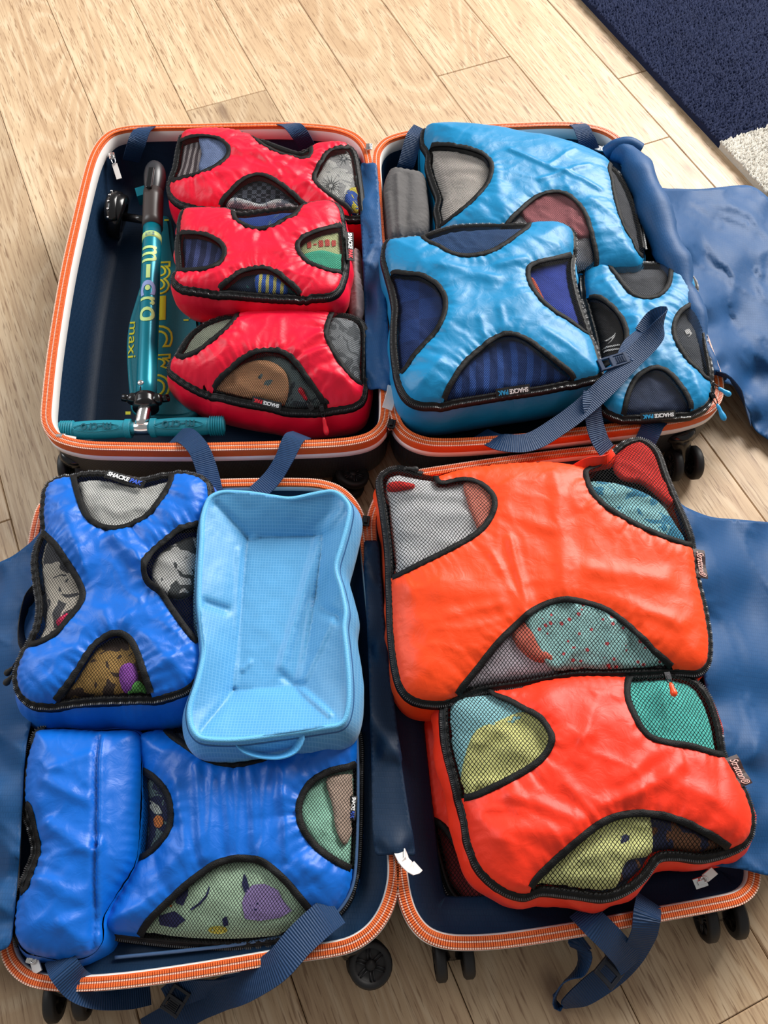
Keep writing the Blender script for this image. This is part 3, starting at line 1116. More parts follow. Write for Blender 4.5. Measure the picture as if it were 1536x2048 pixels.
def cube(name, label, fabric, net, z, bulge, base, outline, windows, gx=0, gy=0, seed=1, D=.07, creases=(), inset=.008, puff=.010,
         group=None, step=.0037, shift=(0, 0), wr=1.0, teeth=True, zipw=1.0, lump=.004, band=1.0, nozip=()):
    rnd_ = np.random.default_rng(seed)
    px = resample(catmull(outline, True, 8), 4, True)
    c0 = P(px[:, 0], px[:, 1], np.full(len(px), z)).mean(0)
    plane = (z, gx, gy, c0[0], c0[1])

    def pl(q): return z + gx * (q[:, 0] - c0[0]) + gy * (q[:, 1] - c0[1])
    ow = px_to_xy(px, pl, z)
    out = resample(ccw(ow[:, :2]), step, True)
    f0 = make_field(out, plane, bulge, D, [], seed, [], lump)
    wins = []
    for wd in windows:
        wp = resample(catmull(wd['p'], True, 6), 4, True)
        wins.append(resample(ccw(px_to_xy(wp, lambda q: f0(q, False), z)[:, :2]), step, True))
    cr = []
    for (x0, y0, x1, y1, am, wdt) in creases:
        q = px_to_xy([(x0, y0), (x1, y1)], lambda r: f0(r, False), z)[:, :2]
        cr.append((q[0], q[1], am, wdt))
    f = make_field(out, plane, bulge, D, wins, seed, cr, lump, wr)
    rt_ = root(name, (c0[0], c0[1], base), label, 'packing cube', group)
    V2, F, of = triangulate([out] + wins, step, rnd_)
    zv = f(V2)
    V = np.column_stack([V2, zv])
    sets = {}
    for t, o in zip(F, of):
        if 0 not in o: continue
        k = 0
        for q in o:
            if q > 0: k = q
        sets.setdefault(k, []).append(t)

    def subset(tr):
        ids = sorted({i for t in tr for i in t}); mp = {a: b for b, a in enumerate(ids)}
        return V[ids], [tuple(mp[i] for i in t) for t in tr]
    v, t = subset(sets[0])
    add('top_panel', v, t, MT[fabric], rt_)
    for k in range(len(wins)):
        if k + 1 not in sets: continue
        v, t = subset(sets[k + 1])
        d, _ = pdist(v[:, :2], wins[k])
        v = v.copy(); v[:, 2] += -.001 + .0015 * (fbm(v[:, 0] * 40, v[:, 1] * 40, seed + k) - .5)
        add('mesh_window', v, t, MT[net], rt_, True, v[:, :2])
        # binding tape around the opening
        w = wins[k]
        ins = inside(w, out) & (pdist(w, out)[0] > .0015)
        if not ins.all() and ins.any():
            i0 = next(i for i in range(len(w)) if ins[i] and not ins[i - 1])
            run = []
            i = i0
            while ins[i % len(w)] and len(run) < len(w):
                run.append(w[i % len(w)]); i += 1
            # keep the longest run only
            runs = []; cur = []
            for i in range(i0, i0 + len(w)):
                if ins[i % len(w)]: cur.append(w[i % len(w)])
                else:
                    if cur: runs.append(cur)
                    cur = []
            if cur: runs.append(cur)
            run = np.array(max(runs, key=len)); cl_ = False
        else:
            run = w; cl_ = True
        if len(run) > 4:
            # smooth
            for _ in range(2):
                if not cl_: run[1:-1] = (run[:-2] + run[1:-1] * 2 + run[2:]) / 4
            T = tangents(run, cl_)
            Nn = np.column_stack([T[:, 1], -T[:, 0]])
            offs = [(-.0046 * band, .0000), (-.0040 * band, .0016), (0, .0024), (.0040 * band, .0016), (.0046 * band, .0000)]
            rows_ = []
            for a, b in offs:
                q = run + Nn * a
                rows_.append(np.column_stack([q, f(q) + b]))
            m = len(offs); n = len(run)
            VV = np.stack(rows_, 1).reshape(-1, 3); FF = []
            for i in range(n if cl_ else n - 1):
                for j in range(m - 1):
                    i2 = (i + 1) % n
                    FF.append((i * m + j, i2 * m + j, i2 * m + j + 1, i * m + j + 1))
            add('window_binding', VV, FF, MT['binding'], rt_)
    # side wall
    T = tangents(np.column_stack([out, np.zeros(len(out))]), True); N = norm(np.cross(T, Z))
    zo = f(out)
    s = np.concatenate([[0], np.cumsum(np.linalg.norm(np.diff(out, axis=0), axis=1))])
    R = 12
    rows_ = []
    for r in range(R + 1):
        t = r / R
        amt = .0015 + puff * math.sin(math.pi * min(1, t * 1.05)) ** .8 - inset * t ** 2
        wrk = (.006 * (fbm(s * 22, t * 3 + 0 * s, seed + 21) - .5) + .003 * np.sin(s / .011 + 5 * vn(s * 9, t * 2 + 0 * s, seed)) * (1 - t)) * math.sin(math.pi * min(1, t + .08)) * wr
        q = out + N[:, :2] * (amt + wrk)[:, None] + np.array(shift) * t
        zz = zo + (base - zo) * t
        rows_.append(np.column_stack([q, zz]))
    n = len(out)
    VV = np.vstack(rows_)
    FF = [(r * n + i, (r + 1) * n + i, (r + 1) * n + (i + 1) % n, r * n + (i + 1) % n) for r in range(R) for i in range(n)]
    FF.append(tuple(R * n + i for i in reversed(range(n))))
    add('side_panel', VV, FF, MT[fabric], rt_)
    # piping, zip tape, zip teeth (only where the edge carries a zip)
    path = np.column_stack([out, zo])
    k = zipw
    qx, qy = Qpx(path)
    keep = np.ones(n, bool)
    for (x0, y0, x1, y1) in nozip:
        keep &= ~((qx > x0) & (qx < x1) & (qy > y0) & (qy < y1))
    runs = []
    if keep.all(): runs = [(path, N, True)]
    else:
        i0 = next(i for i in range(n) if keep[i] and not keep[i - 1])
        cur = []
        for i in list(range(i0, i0 + n)) + [None]:
            if i is not None and keep[i % n]: cur.append(i % n)
            else:
                if len(cur) > 4: runs.append((path[cur], N[cur], False))
                cur = []
    for (pa, Nn, cz) in runs:
        B = np.tile(Z, (len(pa), 1))
        V_, F_, uv = sweep(pa, Nn, B, [(-.0050 * k, .0004), (-.0046 * k, .0026), (-.002 * k, .0040), (.0005, .0036), (.0016, .0012)], cz)
        add('piping', V_, F_, MT['piping'], rt_, True, uv)
        V_, F_, uv = sweep(pa, Nn, B, [(.0012, .0016), (.0040 * k, .0006), (.0068 * k, -.0040), (.0078 * k, -.0092), (.0060 * k, -.0100)], cz)
        zt = add('zipper_tape', V_, F_, MT['piping'], rt_, True, uv)
        if teeth:
            q = resample(pa, .0027, cz)
            T2 = tangents(q, cz); n2 = norm(np.cross(T2, Z))
            C = q + n2 * .0050 * k + Z * -.0008
            V_, F_ = boxes(C, T2 * .0007, n2 * .0016, np.tile(Z * .0014, (len(q), 1)))
            add('zipper_teeth', V_, F_, MT['teeth'], zt, False, None, 'stuff')
    # garments seen through the windows
    for k, wd in enumerate(windows):
        for gi, g in enumerate(wd.get('g', ())):
            gp = g.get('p', wd['p'])
            o, zf, oz = garment(g.get('n', 'folded_garment'), g['l'], g.get('c', 'clothing'), gp, f0, z, out, g['m'], g.get('d', .012 - .0060 * min(gi, 1) - .001 * gi), seed * 10 + k * 3 + gi, amp=g.get('a', .003 if len(wd['g']) > 1 else .0045))
            for pr in g.get('pr', ()):
                print_on(o, zf, oz, pr[0], pr[1], name=pr[2] if len(pr) > 2 else 'print')
    return rt_, f, out, c0


def W(p, *g): return dict(p=p, g=g)


def G(l, m, p=None, **k):
    d = dict(l=l, m=m, **k)
    if p: d['p'] = p
    return d


# ---- red cubes
r_top, *_ = cube('packing_cube', 'largest red packing cube, at the back behind the scooter handle clamp', 'red', 'net_fine', .150, .030, .030,
    [(362, 276), (378, 266), (410, 261), (445, 261), (480, 267), (520, 281), (565, 298), (598, 308), (614, 300), (632, 291), (665, 289), (698, 293), (710, 312), (719, 365), (724, 410), (722, 432), (650, 432), (600, 428), (480, 424), (400, 415), (360, 406), (341, 386), (340, 362), (350, 338), (356, 305)],
    [W([(352, 284), (364, 278), (381, 271), (409, 270), (436, 275), (453, 287), (457, 303), (446, 319), (426, 333), (399, 346), (351, 357), (330, 355), (335, 290)],
       G('dark striped cloth behind denim, in left window of the rear red cube', cl((70, 58, 62), 'stripes', (150, 140, 140))),
       G('denim blue cloth in the left window of the rear red cube', cl((112, 130, 170)), [(398, 266), (440, 266), (464, 288), (462, 306), (448, 326), (415, 342), (396, 330), (402, 300)])),
     W([(433, 406), (457, 382), (484, 358), (515, 347), (546, 357), (580, 381), (617, 410), (640, 428), (640, 445), (430, 440), (415, 425)],
       G('black and grey checked cloth in front window of rear red cube', cl((84, 88, 100), 'gingham', (30, 32, 40), .6)),
       G('white and grey cloth low in front window of rear red cube', cl((220, 224, 226), 'blotch', (110, 118, 130), 2), [(440, 412), (462, 388), (490, 392), (520, 398), (560, 390), (600, 408), (620, 420), (530, 424), (450, 420)])),
     W([(628, 353), (641, 326), (652, 306), (665, 297), (689, 293), (712, 296), (735, 320), (740, 430), (718, 427), (689, 406), (645, 378)],
       G('white shirt with black feather burst print in rear red cube', cl((226, 226, 222), 'blotch', (150, 150, 150), 1.4), pr=[(star(662, 372, 4, 27, 15, .2, .9), (38, 38, 44), 'feather_print'), (star(688, 318, 3, 22, 11, .2, .7), (70, 78, 84), 'feather_print')]),
       G('blue and yellow cloth at right edge of rear red cube', cl((44, 84, 168), 'blotch', (206, 190, 70), 2), [(694, 376), (712, 368), (722, 400), (718, 424), (700, 412), (690, 398)])),
     W([(476, 262), (500, 270), (530, 290), (560, 304), (590, 312), (612, 316), (622, 296), (590, 280), (540, 265), (500, 255)],
       G('dark grey cloth in far window of the rear red cube', cl((58, 62, 66))))],
    seed=2, gy=-.02, D=.08, creases=[(470, 300, 640, 330, .006, .012), (560, 330, 660, 400, .004, .008), (380, 360, 480, 340, .004, .010), (500, 290, 560, 350, .003, .006)], shift=(0, .0))
r_mid, *_ = cube('packing_cube', 'small red packing cube lying on top of the other two red ones', 'red', 'net_fine', .195, .020, .105,
    [(364, 432), (371, 421), (405, 419), (457, 421), (484, 428), (511, 425), (559, 418), (594, 415), (628, 408), (655, 405), (676, 415), (684, 442), (688, 476), (691, 521), (686, 552), (676, 579), (655, 591), (611, 594), (559, 594), (491, 589), (423, 582), (371, 576), (351, 565), (349, 552), (358, 535), (356, 494), (359, 459)],
    [W([(364, 463), (399, 464), (426, 473), (446, 490), (448, 511), (433, 528), (412, 535), (364, 538), (340, 536), (342, 465)],
       G('navy cloth in the left window of the small upper red cube', cl((30, 36, 74), 'stripes', (60, 70, 120), .6))),
     W([(700, 446), (679, 449), (645, 456), (611, 470), (595, 487), (600, 507), (621, 524), (648, 535), (679, 541), (702, 542)],
       G('pale yellow green shirt with red lettering in upper red cube', cl((206, 214, 160)), pr=[([[(614, 486), (622, 484), (623, 496), (615, 498)], [(627, 488), (634, 488), (634, 491), (627, 491)], [(637, 482), (646, 481), (647, 494), (638, 495)], [(650, 480), (659, 480), (660, 493), (651, 494)], [(663, 481), (672, 481), (672, 493), (664, 494)]], (226, 90, 80), 'red_print')]),
       G('teal cloth at bottom of right window of upper red cube', cl((70, 170, 140)), [(598, 508), (622, 497), (645, 494), (668, 500), (692, 510), (692, 550), (648, 543), (612, 528)])),
     W([(470, 435), (491, 449), (511, 456), (542, 453), (566, 439), (590, 425), (600, 405), (540, 405), (470, 412)],
       G('blue cloth in the far window of the upper red cube', cl((36, 66, 140), 'blotch', (70, 90, 120)))),
     W([(433, 576), (457, 559), (481, 541), (508, 535), (539, 536), (566, 552), (600, 582), (612, 612), (425, 606)],
       G('navy and green cloth in front window of upper red cube', cl((34, 48, 70), 'blotch', (40, 90, 90))),
       G('blue cloth with yellow stripe in front window of upper red cube', cl((52, 92, 180), 'stripes', (214, 204, 120), .9), [(510, 545), (540, 543), (562, 556), (575, 574), (550, 584), (515, 580)]))],
    seed=3, D=.05, gy=-.03, creases=[(505, 470, 505, 530, .003, .008), (540, 460, 575, 520, .003, .008), (460, 500, 590, 500, .004, .02), (420, 550, 470, 530, .0025, .006)], inset=.006, puff=.012)
r_bot, *_ = cube('packing_cube', 'red packing cube nearest the scooter grips, with two red zip pulls', 'red', 'net_fine', .140, .045, .028,
    [(340, 736), (354, 753), (388, 774), (440, 791), (491, 803), (542, 812), (576, 821), (628, 822), (662, 817), (703, 811), (721, 801), (727, 784), (728, 753), (729, 699), (726, 652), (700, 634), (640, 628), (559, 627), (474, 632), (423, 644), (385, 668), (362, 700)],
    [W([(423, 767), (450, 743), (484, 716), (515, 702), (546, 699), (573, 707), (597, 730), (621, 764), (648, 801), (655, 840), (560, 845), (420, 815), (400, 790)],
       G('grey green cloth in front window of the near red cube', cl((104, 118, 118), 'blotch', (66, 74, 78), 2)),
       G('tan cloth in the front window of the near red cube', cl((222, 164, 120)), [(402, 792), (440, 750), (484, 722), (530, 714), (566, 733), (576, 764), (562, 802), (520, 814), (450, 802)], a=.010)),
     W([(663, 630), (652, 661), (662, 692), (682, 726), (706, 753), (724, 766), (745, 765), (745, 625), (690, 615)],
       G('mid grey knit cloth in right window of near red cube', cl((132, 136, 140), 'blotch', (90, 94, 98), 1.5))),
     W([(478, 622), (453, 654), (429, 675), (395, 699), (364, 712), (345, 705), (370, 650), (420, 620)],
       G('olive grey cloth in left window of near red cube', cl((140, 146, 128))))],
    seed=4, D=.09, gy=.12, creases=[(480, 650, 440, 720, .004, .010), (560, 640, 560, 695, .003, .008), (640, 670, 590, 700, .005, .009), (650, 700, 600, 720, .004, .007), (690, 760, 640, 740, .004, .009)], puff=.014)

# ---- cyan cubes
c_back, *_ = cube('packing_cube', 'largest cyan packing cube, at the back of the right suitcase half', 'cyan', 'net_fine', .155, .045, .028,
    [(849, 262), (860, 257), (894, 255), (945, 257), (1000, 263), (1048, 273), (1099, 281), (1150, 296), (1184, 309), (1212, 325), (1236, 348), (1258, 385), (1274, 430), (1284, 478), (1288, 520), (1272, 545), (1200, 548), (1100, 540), (1000, 515), (910, 485), (882, 465), (878, 440), (874, 420), (878, 398), (867, 367), (857, 333), (858, 305), (847, 285)],
    [W([(858, 288), (894, 287), (935, 294), (966, 305), (983, 326), (979, 357), (962, 381), (931, 411), (904, 432), (882, 448), (860, 452), (845, 370), (838, 298)],
       G('light warm grey cloth in left window of the big cyan cube', cl((214, 206, 198)), a=.003)),
     W([(1013, 449), (1037, 422), (1068, 394), (1099, 382), (1126, 382), (1150, 398), (1171, 425), (1184, 466), (1196, 517), (1190, 570), (1080, 560), (990, 530), (990, 480)],
       G('pale grey cloth in front window of the big cyan cube', cl((206, 204, 210))),
       G('dusky maroon cloth in front window of the big cyan cube', cl((158, 92, 98)), [(1042, 412), (1070, 386), (1105, 374), (1134, 376), (1162, 398), (1184, 440), (1182, 464), (1130, 466), (1080, 460), (1060, 440)], a=.007)),
     W([(1222, 330), (1226, 360), (1231, 391), (1247, 446), (1268, 480), (1280, 506), (1310, 520), (1320, 440), (1270, 340)],
       G('dark charcoal cloth in right window of the big cyan cube', cl((70, 72, 78))))],
    seed=5, D=.11, gy=-.02, creases=[(1020, 300, 1110, 340, .004, .006), (1100, 330, 1150, 300, .003, .005), (1120, 340, 1200, 380, .004, .006), (1080, 360, 1180, 330, .003, .005), (985, 330, 1010, 440, .004, .015), (1180, 400, 1240, 440, .003, .01)], step=.0042, wr=.65, nozip=[(868, 240, 1238, 335), (1100, 500, 1300, 560)])
c_mid, *_ = cube('packing_cube', 'square cyan packing cube resting on top of the big cyan one', 'cyan', 'net_fine', .195, .030, .090,
    [(771, 493), (778, 483), (843, 474), (877, 463), (911, 454), (962, 451), (1013, 451), (1065, 448), (1109, 447), (1133, 455), (1146, 468), (1148, 500), (1143, 540), (1152, 590), (1171, 648), (1189, 698), (1200, 742), (1194, 754), (1150, 763), (1082, 777), (1013, 787), (945, 798), (877, 808), (836, 806), (812, 791), (798, 760), (789, 698), (789, 647), (791, 613), (781, 562), (769, 521)],
    [W([(783, 543), (808, 544), (843, 548), (873, 565), (889, 589), (890, 620), (877, 654), (849, 685), (825, 712), (803, 743), (778, 745), (770, 600)],
       G('navy quilted cloth in left window of upper cyan cube', cl((26, 60, 124), 'gingham', (20, 48, 104), .12))),
     W([(846, 474), (877, 490), (904, 504), (938, 509), (979, 502), (1013, 483), (1041, 463), (1058, 449), (1050, 425), (900, 430), (850, 455)],
       G('dark blue cloth in far window of the upper cyan cube', cl((34, 70, 116)))),
     W([(1148, 508), (1130, 511), (1082, 521), (1058, 533), (1060, 562), (1078, 593), (1109, 620), (1143, 640), (1181, 668), (1205, 665), (1165, 540)],
       G('royal blue cloth in right window of the upper cyan cube', cl((40, 64, 160))),
       G('coral sliver of cloth in right window of upper cyan cube', cl((255, 120, 92)), [(1062, 546), (1070, 552), (1082, 575), (1094, 602), (1084, 598), (1068, 574)])),
     W([(890, 791), (907, 757), (931, 722), (962, 695), (996, 671), (1027, 666), (1058, 678), (1089, 702), (1123, 729), (1150, 752), (1155, 800), (1000, 820), (880, 840)],
       G('navy folded cloth in front window of upper cyan cube', cl((24, 54, 112), 'stripes', (40, 78, 150), .5)))],
    seed=6, D=.10, creases=[(880, 530, 990, 560, .005, .012), (1000, 530, 1050, 520, .004, .008), (900, 640, 1040, 600, .005, .03), (1000, 620, 1010, 660, .003, .006), (960, 640, 975, 690, .003, .006), (1090, 660, 1150, 700, .003, .008), (850, 760, 880, 720, .003, .008)], step=.0042, wr=.6)
c_rt, *_ = cube('packing_cube', 'narrow cyan packing cube under the strap loop at right', 'cyan', 'net_fine', .158, .020, .050,
    [(1168, 536), (1180, 526), (1216, 521), (1278, 528), (1312, 529), (1346, 534), (1380, 552), (1390, 572), (1389, 600), (1401, 637), (1411, 692), (1421, 750), (1421, 790), (1408, 813), (1373, 828), (1322, 832), (1281, 835), (1244, 833), (1213, 822), (1197, 794), (1198, 733), (1192, 681), (1179, 630), (1168, 579)],
    [W([(1218, 526), (1237, 552), (1254, 575), (1274, 591), (1298, 594), (1322, 586), (1339, 565), (1343, 536), (1345, 512), (1212, 500)],
       G('charcoal cloth in far window of the narrow cyan cube', cl((84, 86, 92)))),
     W([(1182, 591), (1206, 596), (1230, 616), (1249, 644), (1254, 675), (1244, 705), (1216, 726), (1199, 735), (1175, 730), (1160, 610)],
       G('black sports cloth with white curved tick in narrow cyan cube', cl((26, 26, 30)), a=.001, pr=[([[(1200, 686), (1208, 683), (1219, 677), (1227, 671), (1231, 665), (1230, 673), (1222, 684), (1214, 690), (1226, 676), (1213, 683)], [(1203, 697), (1240, 689), (1240, 692), (1204, 701)], [(1206, 704), (1240, 697), (1240, 700), (1207, 707)]], (225, 225, 225), 'white_print')])),
     W([(1392, 602), (1387, 604), (1360, 623), (1349, 651), (1353, 678), (1373, 712), (1401, 739), (1416, 755), (1440, 760), (1420, 600)],
       G('charcoal cloth with white mark in right window of narrow cyan cube', cl((74, 78, 86)), pr=[([[(1368, 662), (1378, 658), (1384, 668), (1376, 676), (1380, 668), (1372, 670)]], (225, 225, 225), 'white_print')])),
     W([(1249, 827), (1257, 787), (1274, 753), (1302, 734), (1329, 736), (1353, 757), (1373, 784), (1384, 808), (1382, 826), (1385, 855), (1248, 860)],
       G('dark slate cloth in front window of narrow cyan cube', cl((52, 64, 92))))],
    seed=7, D=.05, gy=-.02, creases=[(1210, 560, 1240, 600, .003, .008), (1300, 610, 1340, 640, .004, .01), (1270, 640, 1310, 700, .004, .012), (1220, 790, 1250, 740, .003, .008), (1380, 740, 1400, 790, .003, .008)], wr=.55, shift=(-.02, .06), puff=.003)

# ---- blue cubes
b_up, *_ = cube('packing_cube', 'royal blue packing cube with white label, beside the empty sky blue pouch', 'blue', 'net_mid', .175, .022, .055,
    [(92, 985), (100, 968), (120, 958), (150, 951), (200, 948), (245, 956), (281, 962), (325, 952), (359, 947), (396, 954), (415, 970), (418, 994), (409, 1041), (402, 1085), (398, 1166), (398, 1220), (402, 1269), (404, 1316), (396, 1352), (372, 1378), (328, 1393), (266, 1398), (194, 1400), (125, 1407), (72, 1409), (43, 1388), (34, 1353), (42, 1320), (58, 1285), (74, 1255), (80, 1212), (74, 1169), (70, 1120), (78, 1085), (88, 1060), (87, 1025)],
    [W([(147, 955), (156, 991), (169, 1025), (188, 1045), (219, 1055), (259, 1048), (297, 1025), (322, 994), (341, 958), (335, 925), (150, 925)],
       G('pale grey crumpled cloth in far window of blue cube', cl((222, 222, 218)), a=.007)),
     W([(80, 1062), (89, 1069), (109, 1088), (128, 1116), (150, 1150), (162, 1181), (156, 1206), (131, 1241), (106, 1269), (62, 1288), (35, 1285), (45, 1070)],
       G('beige grey cloth in left window of the royal blue cube', cl((186, 178, 166), 'blotch', (70, 70, 74), 1.6)),
       G('crimson scrap of cloth in left window of royal blue cube', cl((190, 40, 80)), [(108, 1238), (122, 1226), (132, 1222), (128, 1238), (114, 1250)])),
     W([(408, 1040), (400, 1044), (359, 1056), (328, 1081), (300, 1106), (288, 1141), (294, 1162), (319, 1181), (338, 1209), (369, 1253), (397, 1284), (425, 1290), (430, 1050)],
       G('grey and white cloth with green flecks in right window of blue cube', cl((182, 182, 180), 'blotch', (60, 64, 66), 1.3), [(330, 1085), (380, 1062), (396, 1080), (392, 1160), (350, 1186), (318, 1176), (298, 1150), (304, 1112)])),
     W([(112, 1398), (141, 1359), (166, 1319), (188, 1288), (219, 1269), (244, 1267), (262, 1281), (275, 1309), (288, 1347), (302, 1392), (305, 1430), (105, 1430)],
       G('brown and mustard patterned cloth in front window of royal blue cube', cl((150, 118, 66), 'blotch', (60, 46, 40), 1.5)),
       G('purple knit cloth in front window of royal blue cube', cl((134, 70, 160)), [(238, 1330), (262, 1322), (272, 1345), (268, 1372), (248, 1384), (236, 1360)], a=.003),
       G('leaf green cloth in front window of royal blue cube', cl((84, 150, 70)), [(252, 1378), (272, 1358), (284, 1366), (290, 1388), (262, 1394)], a=.003))],
    seed=8, D=.06, lump=.007, creases=[(230, 1075, 320, 1170, .008, .010), (250, 1060, 290, 1130, .005, .008), (130, 1030, 170, 1120, .005, .012), (160, 1100, 170, 1140, .003, .005), (180, 1180, 300, 1190, -.008, .03), (320, 1330, 380, 1300, .004, .008), (300, 1280, 370, 1350, .004, .01), (80, 1320, 150, 1300, .004, .012), (210, 1220, 220, 1265, .003, .007), (260, 1230, 235, 1265, .003, .006)], puff=.016, shift=(0, -.022))
b_slim, *_ = cube('packing_cube', 'slim royal blue packing cube standing on edge in the left corner', 'blue', 'net_mid', .130, .035, .025,
    [(78, 1462), (120, 1458), (200, 1462), (276, 1466), (282, 1530), (280, 1628), (272, 1720), (235, 1785), (208, 1837), (206, 1885), (178, 1912), (130, 1920), (78, 1912), (47, 1898), (32, 1863), (37, 1795), (56, 1743), (71, 1701), (62, 1654), (51, 1618), (56, 1524), (68, 1482)],
    [W([(55, 1610), (66, 1650), (76, 1700), (62, 1742), (46, 1782), (20, 1780), (25, 1700), (35, 1620)],
       G('orange and brown cloth in side window of slim blue cube', cl((214, 120, 66))))],
    seed=9, D=.07, lump=.006, gx=-.12, creases=[(198, 1475, 192, 1690, -.010, .004), (192, 1690, 186, 1890, -.010, .004), (205, 1475, 199, 1690, .007, .007), (199, 1690, 194, 1890, .007, .007), (90, 1560, 170, 1600, .004, .008), (100, 1650, 180, 1700, .005, .01), (80, 1760, 160, 1800, .004, .009), (100, 1540, 180, 1510, .003, .007), (120, 1850, 180, 1830, .003, .008)], nozip=[(92, 1440, 320, 1970), (40, 1880, 100, 1960)])
b_low, *_ = cube('packing_cube', 'wide royal blue packing cube with gathered top in the front left corner', 'blue', 'net_mid', .105, .045, .022,
    [(278, 1475), (330, 1458), (450, 1450), (600, 1446), (700, 1448), (716, 1480), (717, 1550), (715, 1654), (709, 1745), (690, 1803), (645, 1845), (573, 1878), (469, 1889), (365, 1885), (260, 1874), (212, 1864), (209, 1838), (236, 1795), (270, 1735), (282, 1690), (286, 1620), (281, 1540)],
    [W([(270, 1540), (282, 1540), (307, 1555), (333, 1587), (341, 1628), (333, 1665), (307, 1696), (278, 1716), (255, 1715), (258, 1550)],
       G('dark navy printed cloth in left window of gathered blue cube', cl((36, 42, 74), 'blotch', (90, 110, 110), 1.4), a=.002, pr=[([disc(317, 1643, 10, 13)], (240, 140, 70), 'orange_print'), ([[(300, 1600), (318, 1612), (326, 1628), (310, 1628), (300, 1616)]], (215, 220, 205), 'pale_print')])),
     W([(333, 1460), (375, 1493), (417, 1519), (469, 1529), (500, 1524), (560, 1505), (599, 1482), (625, 1462), (600, 1430), (340, 1430)],
       G('dark blue grey cloth in far window of gathered blue cube', cl((56, 66, 84)))),
     W([(718, 1526), (711, 1529), (651, 1545), (615, 1571), (597, 1613), (604, 1654), (630, 1691), (672, 1722), (710, 1740), (735, 1745), (735, 1530)],
       G('mint green cloth in right window of gathered blue cube', cl((158, 214, 190))),
       G('taupe cloth in right window of gathered blue cube', cl((160, 140, 126)), [(652, 1556), (688, 1546), (708, 1550), (708, 1640), (690, 1690), (672, 1660), (664, 1610)])),
     W([(286, 1857), (333, 1805), (385, 1759), (432, 1727), (474, 1717), (521, 1722), (562, 1753), (599, 1795), (632, 1842), (625, 1895), (450, 1915), (280, 1900)],
       G('pale mint cloth printed with purple and navy shapes in blue cube', cl((190, 220, 190)), a=.002, d=.008,
         pr=[([[(492, 1782), (505, 1770), (530, 1768), (556, 1780), (566, 1800), (584, 1822), (560, 1836), (520, 1842), (490, 1838), (484, 1806)]], (164, 142, 200), 'purple_print'),
             ([[(488, 1746), (494, 1756), (500, 1780), (490, 1786), (484, 1770)], [(498, 1808), (524, 1804), (525, 1808), (499, 1812)], [(502, 1818), (530, 1814), (530, 1818), (503, 1822)], [(350, 1780), (378, 1768), (376, 1790), (366, 1812), (352, 1806)], [(318, 1832), (350, 1822), (372, 1840), (350, 1856), (320, 1850)], [(444, 1838), (454, 1832), (458, 1850), (448, 1854)], [(380, 1818), (398, 1806), (412, 1790), (418, 1772), (421, 1774), (415, 1794), (400, 1810), (383, 1821)]], (40, 44, 92), 'navy_print'),
             ([disc(436, 1860, 20, 8)], (214, 200, 84), 'yellow_print'), ([disc(338, 1838, 4, 4), disc(342, 1812, 3, 3)], (240, 140, 70), 'orange_print')])),
     ],
    seed=10, D=.09, lump=.005, creases=[(x, 1530, x + dx, 1715, .0045, .006) for x, dx in ((395, 10), (425, -6), (452, 12), (480, -4), (505, 6), (535, -12), (565, 10))] + [(350, 1560, 372, 1700, .004, .008), (590, 1500, 560, 1600, .004, .008), (300, 1760, 360, 1720, .003, .01), (600, 1720, 650, 1760, .004, .01)], step=.0042, nozip=[(200, 1480, 300, 1832), (260, 1430, 720, 1462)])

